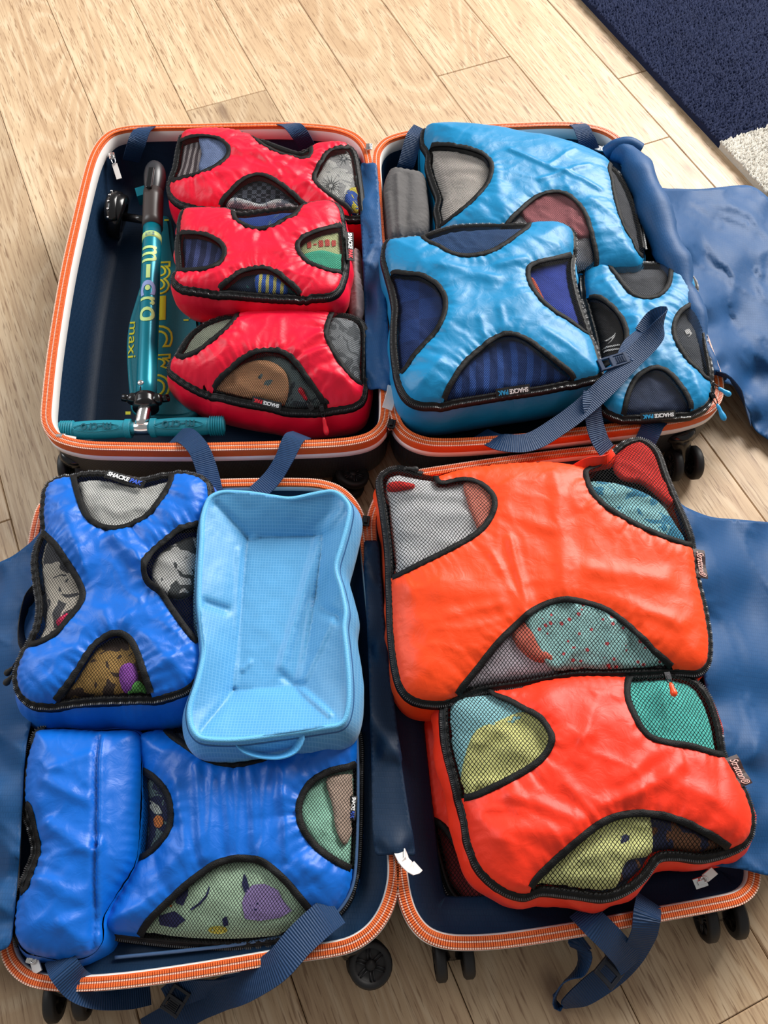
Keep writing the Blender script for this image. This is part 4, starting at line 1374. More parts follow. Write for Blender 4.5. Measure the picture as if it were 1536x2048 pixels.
# ---- orange cubes
o_top, *_ = cube('packing_cube', 'big bright orange packing cube at the back of the front suitcase', 'orange', 'net_wide', .165, .030, .045,
    [(760, 962), (772, 945), (795, 938), (826, 944), (870, 952), (920, 940), (986, 931), (1092, 925), (1150, 932), (1190, 928), (1225, 908), (1250, 888), (1283, 881), (1312, 902), (1332, 955), (1352, 1003), (1373, 1051), (1385, 1090), (1393, 1158), (1408, 1221), (1417, 1285), (1412, 1328), (1390, 1345), (1347, 1341), (1304, 1345), (1225, 1348), (1145, 1350), (1039, 1368), (959, 1380), (917, 1395), (879, 1406), (826, 1397), (800, 1365), (786, 1285), (781, 1179), (778, 1099), (768, 1019)],
    [W([(880, 964), (917, 957), (954, 961), (986, 987), (988, 1019), (964, 1057), (917, 1088), (853, 1120), (789, 1152), (755, 1160), (735, 1000), (745, 925), (830, 915), (865, 940)],
       G('pale grey cloth in left window of big orange cube', cl((226, 226, 228)), a=.006),
       G('coral cloth beside the grey one in big orange cube', cl((240, 140, 120)), [(928, 962), (955, 953), (992, 982), (994, 1020), (968, 1062), (950, 1035), (938, 1000)]),
       G('red scrap of cloth at corner of big orange cube', cl((226, 44, 40)), [(776, 962), (800, 958), (834, 966), (812, 972), (778, 976)])),
     W([(1172, 940), (1182, 977), (1209, 1009), (1251, 1035), (1304, 1062), (1380, 1088), (1410, 1090), (1375, 960), (1320, 875), (1275, 862), (1235, 880), (1218, 914), (1190, 932)],
       G('aqua patterned cloth in right window of big orange cube', cl((150, 206, 212), 'blotch', (60, 130, 160), 1.2), [(1176, 958), (1230, 956), (1285, 972), (1325, 996), (1357, 1040), (1386, 1094), (1304, 1074), (1240, 1042), (1192, 1004)], d=.009, a=.006),
       G('bright red cloth at top of right window of big orange cube', cl((238, 44, 34)), [(1230, 922), (1250, 884), (1283, 872), (1316, 898), (1337, 955), (1348, 1004), (1326, 990), (1300, 968), (1282, 958), (1246, 950)], d=.003, a=.006)),
     W([(917, 1386), (954, 1338), (996, 1285), (1039, 1243), (1081, 1211), (1124, 1199), (1172, 1203), (1219, 1221), (1267, 1258), (1310, 1301), (1350, 1340), (1345, 1380), (1150, 1385), (1000, 1405), (915, 1415)],
       G('lilac grey cloth in front window of big orange cube', cl((206, 196, 206))),
       G('coral cloth in front window of big orange cube', cl((238, 124, 104)), [(1026, 1262), (1046, 1240), (1066, 1250), (1082, 1290), (1110, 1312), (1080, 1320), (1044, 1296)]),
       G('aqua cloth with red and blue dots in big orange cube', cl((160, 208, 206), 'dots', (214, 90, 96), .8), [(1052, 1238), (1085, 1203), (1124, 1190), (1175, 1194), (1227, 1214), (1278, 1256), (1345, 1335), (1260, 1352), (1160, 1350), (1100, 1328), (1074, 1285)], a=.008))],
    seed=11, D=.09, creases=[(1020, 1080, 1060, 1240, .004, .007), (985, 1110, 1050, 1230, .003, .006), (1110, 950, 1130, 1190, .004, .012), (1180, 1140, 1330, 1160, .004, .014), (820, 1180, 990, 1190, .004, .02), (900, 1230, 1000, 1210, .003, .008), (1240, 1200, 1360, 1250, .003, .01), (1000, 1020, 1100, 1060, .003, .012)], step=.0044, wr=.7, nozip=[(850, 915, 1222, 965)])
o_und, *_ = cube('packing_cube', 'flat red orange packing cube underneath the front orange one', 'vermilion', 'net_wide', .075, .010, .022,
    [(846, 1440), (900, 1410), (1100, 1390), (1300, 1385), (1400, 1400), (1440, 1500), (1460, 1600), (1452, 1690), (1400, 1745), (1300, 1775), (1150, 1812), (1040, 1826), (960, 1822), (905, 1790), (878, 1720), (862, 1640), (845, 1540)],
    [W([(855, 1640), (885, 1650), (920, 1700), (960, 1760), (1000, 1840), (920, 1830), (860, 1760), (840, 1680)],
       G('dark red cloth low in the flat orange cube', cl((110, 30, 34))))],
    seed=12, D=.05, step=.005)
o_bot, *_ = cube('packing_cube', 'red orange packing cube nearest the camera in the right half', 'vermilion', 'net_wide', .165, .034, .078,
    [(889, 1430), (894, 1404), (926, 1384), (972, 1378), (1027, 1378), (1080, 1362), (1163, 1352), (1244, 1351), (1326, 1348), (1380, 1359), (1413, 1391), (1435, 1451), (1443, 1497), (1462, 1538), (1489, 1587), (1503, 1632), (1497, 1672), (1473, 1695), (1408, 1714), (1353, 1710), (1315, 1715), (1288, 1750), (1255, 1777), (1206, 1793), (1135, 1785), (1081, 1780), (1046, 1790), (1005, 1777), (962, 1739), (940, 1690), (928, 1625), (910, 1559), (894, 1494)],
    [W([(985, 1385), (1015, 1397), (1048, 1415), (1081, 1434), (1103, 1467), (1100, 1494), (1076, 1524), (1027, 1554), (972, 1581), (937, 1594), (895, 1590), (865, 1420), (900, 1360), (970, 1362)],
       G('aqua cloth in left window of front orange cube', cl((150, 206, 214)), [(896, 1424), (925, 1390), (985, 1384), (1040, 1400), (1070, 1424), (1010, 1456), (960, 1490), (935, 1570), (912, 1510)], d=.009),
       G('pale lime cloth in left window of front orange cube', cl((224, 224, 146)), [(950, 1462), (1000, 1438), (1050, 1420), (1092, 1438), (1112, 1478), (1087, 1524), (1030, 1564), (970, 1594), (932, 1604), (924, 1545)], d=.006, a=.009)),
     W([(1266, 1345), (1255, 1385), (1269, 1429), (1293, 1467), (1326, 1483), (1380, 1491), (1443, 1508), (1470, 1500), (1430, 1370), (1340, 1325)],
       G('teal cloth in right window of front orange cube', cl((84, 186, 176)), a=.008)),
     W([(1064, 1772), (1103, 1728), (1152, 1685), (1201, 1647), (1244, 1630), (1293, 1626), (1348, 1636), (1397, 1657), (1454, 1690), (1470, 1720), (1410, 1745), (1340, 1745), (1300, 1790), (1200, 1830), (1070, 1810)],
       G('dark navy and brown cloth in front window of front orange cube', cl((44, 48, 78), 'blotch', (120, 80, 56), 1.2)),
       G('pale lime ruffled cloth in front window of front orange cube', cl((224, 226, 152)), [(1056, 1790), (1103, 1722), (1152, 1678), (1205, 1638), (1250, 1623), (1296, 1620), (1308, 1660), (1304, 1708), (1256, 1722), (1230, 1780), (1150, 1800)], d=.005, a=.010))],
    seed=13, D=.09, gy=-.04, creases=[(1180, 1420, 1160, 1520, .004, .012), (1020, 1590, 1160, 1640, .005, .010), (1240, 1560, 1330, 1490, .004, .010), (1255, 1600, 1360, 1530, .005, .010), (1200, 1610, 1280, 1580, .004, .008), (1020, 1660, 1150, 1670, .006, .014), (1130, 1570, 1200, 1640, .004, .008), (1340, 1560, 1430, 1600, .004, .012), (1100, 1480, 1180, 1470, .003, .009), (960, 1640, 1020, 1700, .004, .010)], step=.0044, puff=.016)

# ---- labels, pulls and loops on the cubes
SP = lambda m: [('SHACKE', 'white'), ('PAK', m)]
label_tag(r_mid, (699, 464), (701, 521), .203, .201, .0145, SP('pred'), nrm=(.25, -.2, 1))
label_tag(r_bot, (562, 813), (505, 799), .142, .141, .0125, SP('pred'), nrm=(0, -.8, 1))
label_tag(r_top, (713, 352), (722, 382), .150, .150, .011, SP('pred'), nrm=(.8, -.1, 1))
label_tag(c_mid, (1060, 777), (992, 787), .203, .203, .0150, SP('pcyan'), nrm=(0, -.8, 1))
label_tag(c_rt, (1351, 828), (1281, 834), .168, .168, .0130, SP('pcyan'), nrm=(0, -.6, 1))
label_tag(b_up, (212, 947), (288, 970), .184, .184, .0150, SP('pblue'), nrm=(0, .1, 1))
label_tag(b_low, (708, 1592), (703, 1640), .118, .118, .010, SP('pblue'), nrm=(.1, 0, 1))
label_tag(o_top, (1397, 1099), (1404, 1156), .166, .166, .019, [('Stratton\u00ae', 'pink')], 'maroon_tag', (.2, 0, 1), True)
label_tag(o_bot, (1461, 1513), (1492, 1571), .168, .168, .021, [('Stratton\u00ae', 'pink')], 'maroon_tag', (.2, 0, 1), True)
zip_pull(r_bot, (622, 816), (599, 776), .138, .152, 'pull_red')
zip_pull(r_bot, (643, 814), (654, 870), .136, .100, 'pull_red')
zip_pull(c_rt, (1422, 768), (1461, 792), .162, .160, 'pull_cyan')
zip_pull(c_rt, (1424, 790), (1449, 842), .165, .150, 'pull_cyan')
zip_pull(c_mid, (1146, 500), (1152, 572), .195, .170, 'pull_cyan')
zip_pull(o_bot, (1335, 1352), (1349, 1394), .190, .196, 'pull_orange')
zip_pull(b_up, (36, 1340), (12, 1368), .172, .150, 'cord')
zip_pull(b_up, (38, 1325), (14, 1348), .172, .150, 'cord')
zip_pull(o_top, (800, 936), (838, 940), .168, .172, 'cord')
strap('grab_handle', [(78, 1178, .165, 50), (60, 1200, .15, 70), (46, 1245, .14, 80), (50, 1285, .15, 60), (60, 1300, .168, 40)], .022, b_up, 'piping')
MT['vermilion_tab'] = MT['vermilion']
strap('grab_handle', [(1150, 946, .168, -20), (1178, 930, .178, -50), (1212, 924, .180, -60), (1232, 912, .170, -20)], .026, o_top, 'vermilion_tab')


# ---- soft blocks and the empty pouch
def soft_block(name, label, cat, px, z, base, mat, bulge=.012, D=.03, seed=1, creases=(), puff=.006, gx=0, gy=0, lump=.003):
    p = resample(catmull(px, True, 8), 4, True)
    c0 = P(p[:, 0], p[:, 1], np.full(len(p), z)).mean(0)

    def pl(q): return z + gx * (q[:, 0] - c0[0]) + gy * (q[:, 1] - c0[1])
    out = resample(ccw(px_to_xy(p, pl, z)[:, :2]), .004, True)
    f0 = make_field(out, (z, gx, gy, c0[0], c0[1]), bulge, D, [], seed, [], lump)
    cr = []
    for (x0, y0, x1, y1, am, wd) in creases:
        q = px_to_xy([(x0, y0), (x1, y1)], lambda r: f0(r, False), z)[:, :2]
        cr.append((q[0], q[1], am, wd))
    f = make_field(out, (z, gx, gy, c0[0], c0[1]), bulge, D, [], seed, cr, lump)
    V2, F, _ = triangulate([out], .004, np.random.default_rng(seed))
    mb = MB(); mb.put(np.column_stack([V2, f(V2)]), F)
    zo = f(out); n = len(out)
    T = tangents(np.column_stack([out, 0 * zo]), True); N = norm(np.cross(T, Z))
    R = 6; VV = []
    for r in range(R + 1):
        t = r / R
        VV.append(np.column_stack([out + N[:, :2] * (puff * math.sin(math.pi * t)), zo + (base - zo) * t]))
    FF = [(r * n + i, (r + 1) * n + i, (r + 1) * n + (i + 1) % n, r * n + (i + 1) % n) for r in range(R) for i in range(n)]
    FF.append(tuple(R * n + i for i in reversed(range(n))))
    mb.put(np.vstack(VV), FF)
    o = mb.build(name, mat)
    uniq_label(o, label, cat)
    return o


soft_block('drawstring_pouch', 'charcoal grey cloth pouch tucked between hinge and big cyan cube', 'pouch',
           [(781, 343), (815, 344), (849, 355), (856, 400), (859, 455), (846, 476), (800, 484), (774, 482), (767, 430), (767, 376)], .140, .03, MT['gray'], .020, .03, 21,
           [(795, 350, 800, 480, .006, .006), (815, 350, 812, 480, -.004, .008), (776, 390, 785, 470, .003, .006)])
soft_block('folded_garment', 'mauve grey cloth stuffed beside the hinge next to the upper red cube', 'clothing',
           [(702, 505), (718, 500), (724, 530), (727, 580), (728, 628), (716, 644), (700, 630), (698, 560)], .135, .04, cl((112, 98, 100)), .012, .02, 22,
           [(708, 520, 716, 620, .004, .005)])

# empty sky-blue pouch, open side up
rim = [(417, 1000), (432, 988), (453, 983), (501, 985), (545, 992), (582, 997), (630, 989), (666, 985), (688, 999), (699, 1019), (693, 1055), (682, 1093), (671, 1135), (682, 1177), (691, 1222), (688, 1255), (693, 1303), (698, 1367), (696, 1416), (683, 1447), (646, 1455), (566, 1467), (469, 1480), (404, 1477), (384, 1455), (380, 1416), (396, 1361), (407, 1303), (403, 1255), (398, 1206), (400, 1142), (404, 1081), (406, 1035)]
flo = np.array([(495, 1076), (645, 1071), (632, 1180), (616, 1280), (598, 1372), (466, 1382), (474, 1280), (484, 1180)], float)
ZR, ZF = .196, .148
rp = resample(ccw(catmull(rim, True, 8)), 5, True)
fp = resample(ccw(flo), 5, True)
sky = root('empty_pouch', P(560, 1240, .12), 'empty sky blue ripstop pouch lying open among the blue cubes', 'pouch')
V2, F, _ = triangulate([rp, fp], 5, np.random.default_rng(31))
dr, _ = pdist(V2, rp); df, sf = pdist(V2, fp)
inn = inside(V2, fp)
t = np.where(inn, 0, df / (df + dr + 1e-6))
zz = ZF + (ZR - ZF) * t ** .8


def seg_d(q, a, b): return pdist(q, np.array([a, b], float), False)[0]


for (a, b, am, wd) in (((430, 1010), (494, 1076), -.004, 9), ((690, 1010), (645, 1071), .004, 8), ((598, 1376), (660, 1430), .005, 5), ((400, 1468), (464, 1384), -.004, 8), ((672, 1140), (640, 1200), -.010, 16), ((452, 1220), (405, 1205), -.006, 9),
                       ((640, 1080), (560, 1345), .006, 9), ((560, 1345), (595, 1380), -.004, 8), ((668, 1235), (610, 1360), .004, 5), ((478, 1100), (470, 1370), .003, 5), ((640, 1090), (600, 1360), .004, 5), ((500, 1076), (512, 1074), .004, 4), ((685, 1240), (650, 1220), -.008, 10), ((486, 1340), (500, 1325), .004, 4)):
    zz = zz + am * np.exp(-(seg_d(V2, a, b) / wd) ** 2) * np.clip(dr / 12, 0, 1)
zz = zz + .0035 * (fbm(V2[:, 0] / 60, V2[:, 1] / 60, 41) - .5) * np.clip(dr / 20, 0, 1)
pv = P(V2[:, 0], V2[:, 1], zz)


def ripstop():
    tt = NT('ripstop_sky_blue')
    c = lin((80, 160, 214))
    v = tt.coords()
    ck = tt.n('ShaderNodeTexBrick'); ck.offset = 0.0
    ck.inputs['Scale'].default_value = 1; ck.inputs['Brick Width'].default_value = .0042; ck.inputs['Row Height'].default_value = .0042; ck.inputs['Mortar Size'].default_value = .0005
    tt.l(v, ck.inputs['Vector'])
    n = tt.noise(v, 8, 3)
    base = tt.mix(n, tuple(a * .92 for a in c[:3]) + (1,), c)
    tt.l(tt.mix(tt.math('MULTIPLY', ck.outputs['Fac'], .3), base, lin((140, 205, 242))), tt.b.inputs['Base Color'])
    tt.b.inputs['Roughness'].default_value = .45
    tt.b.inputs['Sheen Weight'].default_value = .2
    tt.bump(tt.math('ADD', tt.noise(v, 24, 3, .5, .5), tt.math('MULTIPLY', ck.outputs['Fac'], .06)), .3, .005)
    return tt.m


RS = ripstop()
o = add('inner_panel', pv, F, RS, sky)
m_ = o.modifiers.new('thickness', 'SOLIDIFY'); m_.thickness = .001; m_.offset = -1
rw = P(rp[:, 0], rp[:, 1], np.full(len(rp), ZR))
rw = np.column_stack([resample(ccw(rw[:, :2]), .004, True), ]); rw = np.column_stack([rw, np.full(len(rw), ZR)])
rw[:, 2] += .003 * np.sin(np.arange(len(rw)) * .09)
T = tangents(rw, True); N = norm(np.cross(T, Z)); B = np.tile(Z, (len(rw), 1))
V, FF, uv = sweep(rw, N, B, [(-.0036, -.007), (-.003, .0016), (0, .0028), (.003, .0018), (.0036, -.004)], True)
add('rim_binding', V, FF, plain('sky_blue_binding', (104, 186, 232), .5, bump=.5, bscale=600), sky, True, uv)
s = np.concatenate([[0], np.cumsum(np.linalg.norm(np.diff(rw[:, :2], axis=0), axis=1))])
VV = []
R = 10
for r in range(R + 1):
    tt_ = r / R
    amt = .003 + .016 * math.sin(math.pi * .6 * tt_) + .005 * (fbm(s * 18, tt_ * 2 + 0 * s, 51) - .5) * math.sin(math.pi * tt_ * .8)
    VV.append(np.column_stack([rw[:, :2] + N[:, :2] * np.asarray(amt)[:, None], rw[:, 2] - .070 * tt_]))
n = len(rw)
FF = [(r * n + i, (r + 1) * n + i, (r + 1) * n + (i + 1) % n, r * n + (i + 1) % n) for r in range(R) for i in range(n)]
add('outer_side', np.vstack(VV), FF, RS, sky)
MT['sky_band'] = plain('sky_blue_band', (86, 168, 222), .5, bump=.4, bscale=500)
strap('grab_handle', [(478, 1478, .186, 40), (492, 1498, .180, 50), (522, 1511, .175, 60), (560, 1513, .175, 60), (588, 1500, .178, 50), (598, 1478, .184, 40), (594, 1462, .188, 20)], .020, sky, 'sky_band')
V, FF, uv = sweep(rw, N, B, [(.0060, -.006), (.0068, -.0066), (.0072, -.0090), (.0064, -.0096)], True)
add('zipper_seam', V, FF, plain('blue_zip_seam', (44, 96, 150), .5), sky, True, uv)

# ---- divider flaps, hinge covers
sheet('divider_flap', [(1296, 384), (1340, 378), (1400, 379), (1490, 371), (1522, 384), (1560, 430), (1600, 600), (1605, 800), (1570, 905), (1536, 880), (1508, 858), (1486, 806), (1466, 772), (1440, 762), (1420, 700), (1386, 600), (1340, 490)],
      [(1300, 390, .13), (1340, 490, .14), (1386, 610, .14), (1420, 710, .135), (1440, 765, .13), (1400, 381, .05), (1490, 373, .02), (1560, 430, .012), (1600, 600, .012), (1605, 800, .015), (1570, 905, .006), (1536, 880, .008), (1508, 858, .02), (1486, 806, .05), (1440, 520, .07), (1480, 640, .05), (1510, 760, .03), (1460, 440, .045), (1540, 550, .03)],
      MT['flap'], big, (.009, 10, .8), 7, seed=61)
sheet('divider_flap', [(1345, 1000), (1372, 1016), (1420, 1034), (1480, 1040), (1560, 1047), (1640, 1060), (1660, 1400), (1645, 1690), (1560, 1750), (1480, 1738), (1402, 1726), (1430, 1700), (1470, 1660), (1470, 1560), (1435, 1480), (1405, 1340), (1390, 1150), (1362, 1060)],
      [(1360, 1050, 0.138), (1395, 1150, 0.142), (1412, 1340, 0.146), (1440, 1480, 0.150), (1475, 1600, 0.148), (1430, 1710, 0.138), (1530, 1742, 0.136), (1480, 1040, 0.075), (1560, 1048, 0.030), (1520, 1200, 0.080), (1550, 1400, 0.095), (1600, 1500, 0.060), (1640, 1200, 0.012), (1655, 1600, 0.030), (1500, 1500, 0.146), (1520, 1640, 0.140)],
      MT['flap'], small, (.006, 10, .5), 7, seed=62)
sheet('divider_flap', [(95, 1060), (60, 1087), (20, 1116), (-60, 1150), (-120, 1200), (-120, 1900), (-40, 1908), (14, 1896), (26, 1860), (40, 1700), (52, 1500), (66, 1425), (55, 1390), (50, 1340), (72, 1280), (86, 1180)],
      [(95, 1065, .145), (86, 1180, .147), (66, 1400, .147), (50, 1500, .146), (38, 1700, .146), (20, 1890, .146), (28, 1600, .146), (14, 1800, .146), (58, 1300, .146), (20, 1118, .120), (-60, 1150, .03), (-120, 1400, .012), (-20, 1500, .115), (-60, 1750, .08), (-110, 1850, .03), (30, 1220, .138)],
      MT['flap'], small, (.008, 10, .7), 8, seed=63)
sheet('hinge_cover', [(722, 330), (738, 328), (753, 331), (760, 420), (772, 600), (780, 700), (786, 782), (760, 778), (735, 776), (729, 600), (722, 450)],
      [(722, 332, 0.132), (728, 600, 0.132), (735, 776, 0.132), (748, 332, 0.154), (752, 440, 0.155), (765, 600, 0.157), (775, 770, 0.154), (740, 500, 0.153), (785, 780, 0.147), (772, 600, 0.153)],
      MT['flap'], big, (.006, 18, .3), 5, .0025, 64)
sheet('hinge_cover', [(728, 1086), (745, 1083), (757, 1086), (770, 1250), (790, 1420), (808, 1560), (830, 1700), (828, 1712), (790, 1708), (750, 1706), (742, 1500), (736, 1300)],
      [(730, 1090, 0.125), (738, 1300, 0.119), (744, 1500, 0.119), (752, 1704, 0.121), (745, 1100, 0.135), (760, 1300, 0.137), (780, 1500, 0.137), (792, 1690, 0.136), (800, 1540, 0.129), (826, 1704, 0.123), (770, 1250, 0.133)],
      MT['navy'], small, (.007, 16, .25), 6, .0025, 65)
# rolled edge of the divider over the right rim
rl = catmull([(1232, 300, .135, .020), (1262, 318, .150, .027), (1286, 372, .158, .031), (1314, 440, .158, .031), (1346, 520, .156, .028), (1378, 600, .152, .022), (1406, 690, .148, .015), (1426, 750, .144, .010)], False, 10)
rpth = P(rl[:, 0], rl[:, 1], rl[:, 2])
rr = rl[:, 3] * (1 + .10 * np.sin(np.arange(len(rl)) * .5)) 
V, FF, uv = tube(rpth, rr, 18)
nr = np.stack([fbm(V[:, 0] * 16, V[:, 1] * 16 + V[:, 2] * 20, 71) - .5] * 3, 1) * .012
add('rolled_flap_edge', V + nr * np.array([1, .4, 1]), FF, MT['flap'], big)
pk = catmull([(1212, 306, .135), (1232, 292, .152), (1258, 288, .158), (1280, 300, .150)], False, 8)
V, FF, uv = tube(P(pk[:, 0], pk[:, 1], pk[:, 2]), .014, 12)
add('rolled_flap_edge', V, FF, MT['flap'], big)
lp_ = catmull([(1436, 752, .140, 70), (1452, 752, .150, 60), (1470, 768, .140, 40), (1484, 800, .10, 20), (1500, 840, .05, 10)], False, 8)
strap('flap_hem', [tuple(q) for q in lp_[::4]], .03, big)

# pocket zipper on the small suitcase lining
pz = catmull([(714, 1470, .112), (716, 1560, .112), (714, 1690, .112), (704, 1775, .110), (668, 1830, .108), (600, 1864, .107), (480, 1888, .107), (380, 1900, .107), (230, 1915, .105)], False, 10)
V, FF, uv = tube(P(pz[:, 0], pz[:, 1], pz[:, 2]), .0022, 8)
add('pocket_zipper', V, FF, plain('navy_zip_coil', (70, 100, 140), .3), small)

# ---- straps
S = .035
strap('compression_strap', [(300, 252, .135, 0), (284, 262, .150, 0), (272, 290, .135, 0), (262, 322, .09, 0)], S, big, across=(1, .15, 0))
strap('compression_strap', [(560, 246, .130, 0), (584, 252, .150, 0), (602, 272, .140, 0), (618, 300, .10, 0)], S, big, across=(1, .15, 0))
strap('compression_strap', [(1148, 246, .130, 0), (1162, 254, .152, 0), (1174, 282, .140, 0), (1190, 320, .10, 0)], S, big, across=(1, .15, 0))
strap('compression_strap', [(842, 256, .150, 0), (828, 276, .145, 0), (812, 330, .11, 0), (800, 350, .08, 0)], S, big, across=(1, .15, 0))
strap('compression_strap', [(352, 872, .118, 0), (372, 872, .146, 0), (396, 896, .152, 10), (412, 934, .14, 15), (426, 990, .125, 10)], S, big)
strap('compression_strap', [(604, 870, .120, 0), (588, 876, .146, 0), (568, 918, .145, -15), (545, 955, .135, -10), (512, 988, .128, -5)], S, big)
st = strap('compression_strap', [(960, 868, .120, 0), (1000, 884, .150, 0), (1060, 884, .158, 0), (1120, 850, .165, 0), (1170, 812, .178, 0), (1215, 770, .195, -5), (1260, 722, .205, -5), (1298, 684, .214, -20), (1320, 656, .222, -50), (1328, 634, .222, -100), (1308, 640, .208, -150), (1288, 668, .200, -170)], S, big)
strap('compression_strap', [(1186, 786, .186, 10), (1184, 810, .180, 10), (1190, 850, .160, 10), (1200, 880, .150, 5), (1214, 902, .14, 0)], S * .95, big)
strap('compression_strap', [(1318, 836, .140, 0), (1308, 846, .148, 0), (1298, 868, .140, -5), (1286, 892, .125, -5)], S, big)


def buckle(parent, a, b, z, w, mat):
    p0 = P(a[0], a[1], z); p1 = P(b[0], b[1], z)
    x, y, n = frame(p0, p1, (0, -.2, 1))
    L = np.linalg.norm(p1 - p0); c = (p0 + p1) / 2
    mb = MB()
    C = []; A = []; Bb = []; Cc = []
    for s_ in (-1, 1):
        C.append(c + y * s_ * w * .42); A.append(x * L * .5); Bb.append(y * w * .08); Cc.append(n * .003)
    for k in (-.9, -.1, .9):
        C.append(c + x * k * L * .5 * .95); A.append(x * L * .06); Bb.append(y * w * .48); Cc.append(n * .0035)
    C.append(c + x * L * .2); A.append(x * L * .2); Bb.append(y * w * .3); Cc.append(n * .0025)
    for k in range(4):
        C.append(c + x * L * (.1 + .07 * k) + n * .003); A.append(x * L * .012); Bb.append(y * w * .26); Cc.append(n * .0012)
    V, F = boxes(np.array(C), np.array(A), np.array(Bb), np.array(Cc))
    o = add('buckle', V, F, MT[mat], parent, False)
    md = o.modifiers.new('soft_edges', 'BEVEL'); md.width = .0008; md.segments = 1
    return o


buckle(big, (1198, 732), (1256, 714), .205, .022, 'buckle')
strap('compression_strap', [(1288, 668, .200, 0), (1262, 690, .204, 0), (1250, 716, .206, 0)], S * .8, big)
# small suitcase straps
strap('compression_strap', [(112, 1905, .118, 0), (128, 1938, .140, 10), (158, 1972, .12, 20), (205, 1990, .09, 30), (262, 1988, .06, 10), (300, 1980, .04, 0)], S, small)
strap('compression_strap', [(672, 1818, .120, 0), (648, 1836, .135, 0), (600, 1880, .140, -10), (555, 1930, .135, -15), (500, 1965, .11, -10), (440, 1990, .07, 20), (400, 2006, .04, 0), (350, 2036, .03, 0), (290, 2070, .01, 0)], S * 1.15, small)
strap('compression_strap', [(520, 1962, .100, 40), (460, 1972, .075, 60), (400, 1978, .06, 50), (360, 1985, .05, 20), (335, 2002, .05, 0)], S, small)
buckle(small, (366, 1976), (336, 2026), .055, .026, 'bbuckle')
strap('compression_strap', [(1160, 1818, .118, 0), (1190, 1848, .138, 0), (1222, 1880, .125, -5), (1250, 1912, .10, -10), (1262, 1934, .085, 0)], S, small)
strap('compression_strap', [(1298, 1800, .118, 0), (1294, 1830, .138, 0), (1288, 1868, .125, 10), (1268, 1904, .095, 20), (1236, 1938, .07, 20), (1196, 1968, .05, 20), (1156, 1996, .04, 40), (1122, 2012, .03, 80), (1112, 1998, .035, 110), (1126, 1966, .05, 100), (1158, 1940, .06, 80), (1166, 1910, .075, 75), (1156, 1888, .085, 60), (1166, 1874, .09, 30)], S, small)
buckle(small, (1204, 1962), (1248, 1906), .085, .030, 'bbuckle')


# zip sliders and hang tags of the suitcases
def slider(parent, x, y, z, d, mat, pull=None, pz=.1):
    c = P(x, y, z); dx = norm(np.array([d[0], d[1], 0.0])); dy = np.array([-dx[1], dx[0], 0])
    V, F = boxes(np.array([c, c + Z * .003]), np.array([dx * .009, dx * .005]), np.array([dy * .0065, dy * .003]), np.array([Z * .002, Z * .0025]))
    s_ = add('zip_slider', V, F, MT[mat], parent, False)
    md = s_.modifiers.new('soft_edges', 'BEVEL'); md.width = .001; md.segments = 2
    if pull:
        p1 = P(pull[0], pull[1], pz)
        q = np.array([c + Z * .004, (c + p1) / 2 + Z * .004, p1])
        x_, y_, n_ = frame(c, p1, (0, -.3, 1)); L = np.linalg.norm(p1 - c)
        V, F = boxes(np.array([(c * .3 + p1 * .7)]), np.array([x_ * L * .34]), np.array([y_ * .0055]), np.array([n_ * .0012]))
        o_ = add('pull_tab', V, F, MT['trim'] if mat != 'metal' else MT['metal'], s_, False)
        lo = np.array([c + Z * .003 + x_ * (L * .22 + L * .2 * math.cos(a)) + y_ * .004 * math.sin(a) for a in np.linspace(0, 2 * math.pi, 16, endpoint=False)])
        V, F, uv = tube(lo, .0010, 6, True)
        add('wire_loop', V, F, MT['chrome'], s_)


slider(big, 738, 294, .148, (0, 1), 'chrome')
slider(big, 783, 848, .146, (.2, 1), 'metal', (772, 880), .10)
slider(small, 732, 1042, .128, (.1, 1), 'metal')
slider(big, 224, 312, .120, (-.3, 1), 'chrome', (238, 356), .10)
slider(big, 120, 874, .138, (1, 0), 'chrome', (150, 880), .13)
slider(small, 66, 1912, .118, (.2, 1), 'chrome', (76, 1944), .12)
slider(small, 1400, 1765, .122, (1, .3), 'chrome', (1428, 1742), .135)
slider(big, 1210, 300, .125, (1, -.3), 'chrome', (1190, 294), .125)
strap('care_tag', [(786, 770, .150, 20), (782, 790, .158, 30), (774, 818, .150, 20)], .018, big, 'trim')
strap('care_tag', [(798, 1700, .130, 10), (808, 1722, .142, 30), (826, 1738, .138, 20), (836, 1732, .130, 0)], .016, small, 'trim')
strap('care_tag', [(812, 1704, .130, 70), (812, 1720, .140, 60), (802, 1728, .135, 60)], .012, small, 'trim')

# ------------------------------------------------------------------ kick scooter folded in the left half
TEAL = plain('teal_paint', (0, 128, 148), .30, .35, var=.05)
TEALG = plain('teal_grip_rubber', (10, 128, 148), .55, bump=.3, bscale=500)
TEALD = plain('teal_deck', (6, 116, 132), .45, bump=.3, bscale=400)
LIME = plain('lime_print', (196, 226, 140), .5)
YEL = plain('yellow_raised_print', (226, 220, 40), .5)
LAV = plain('lavender_print', (140, 160, 214), .5)
sc = root('kick_scooter', P(300, 640, .03), 'teal kick scooter with yellow lettering laid along the left suitcase half', 'scooter')
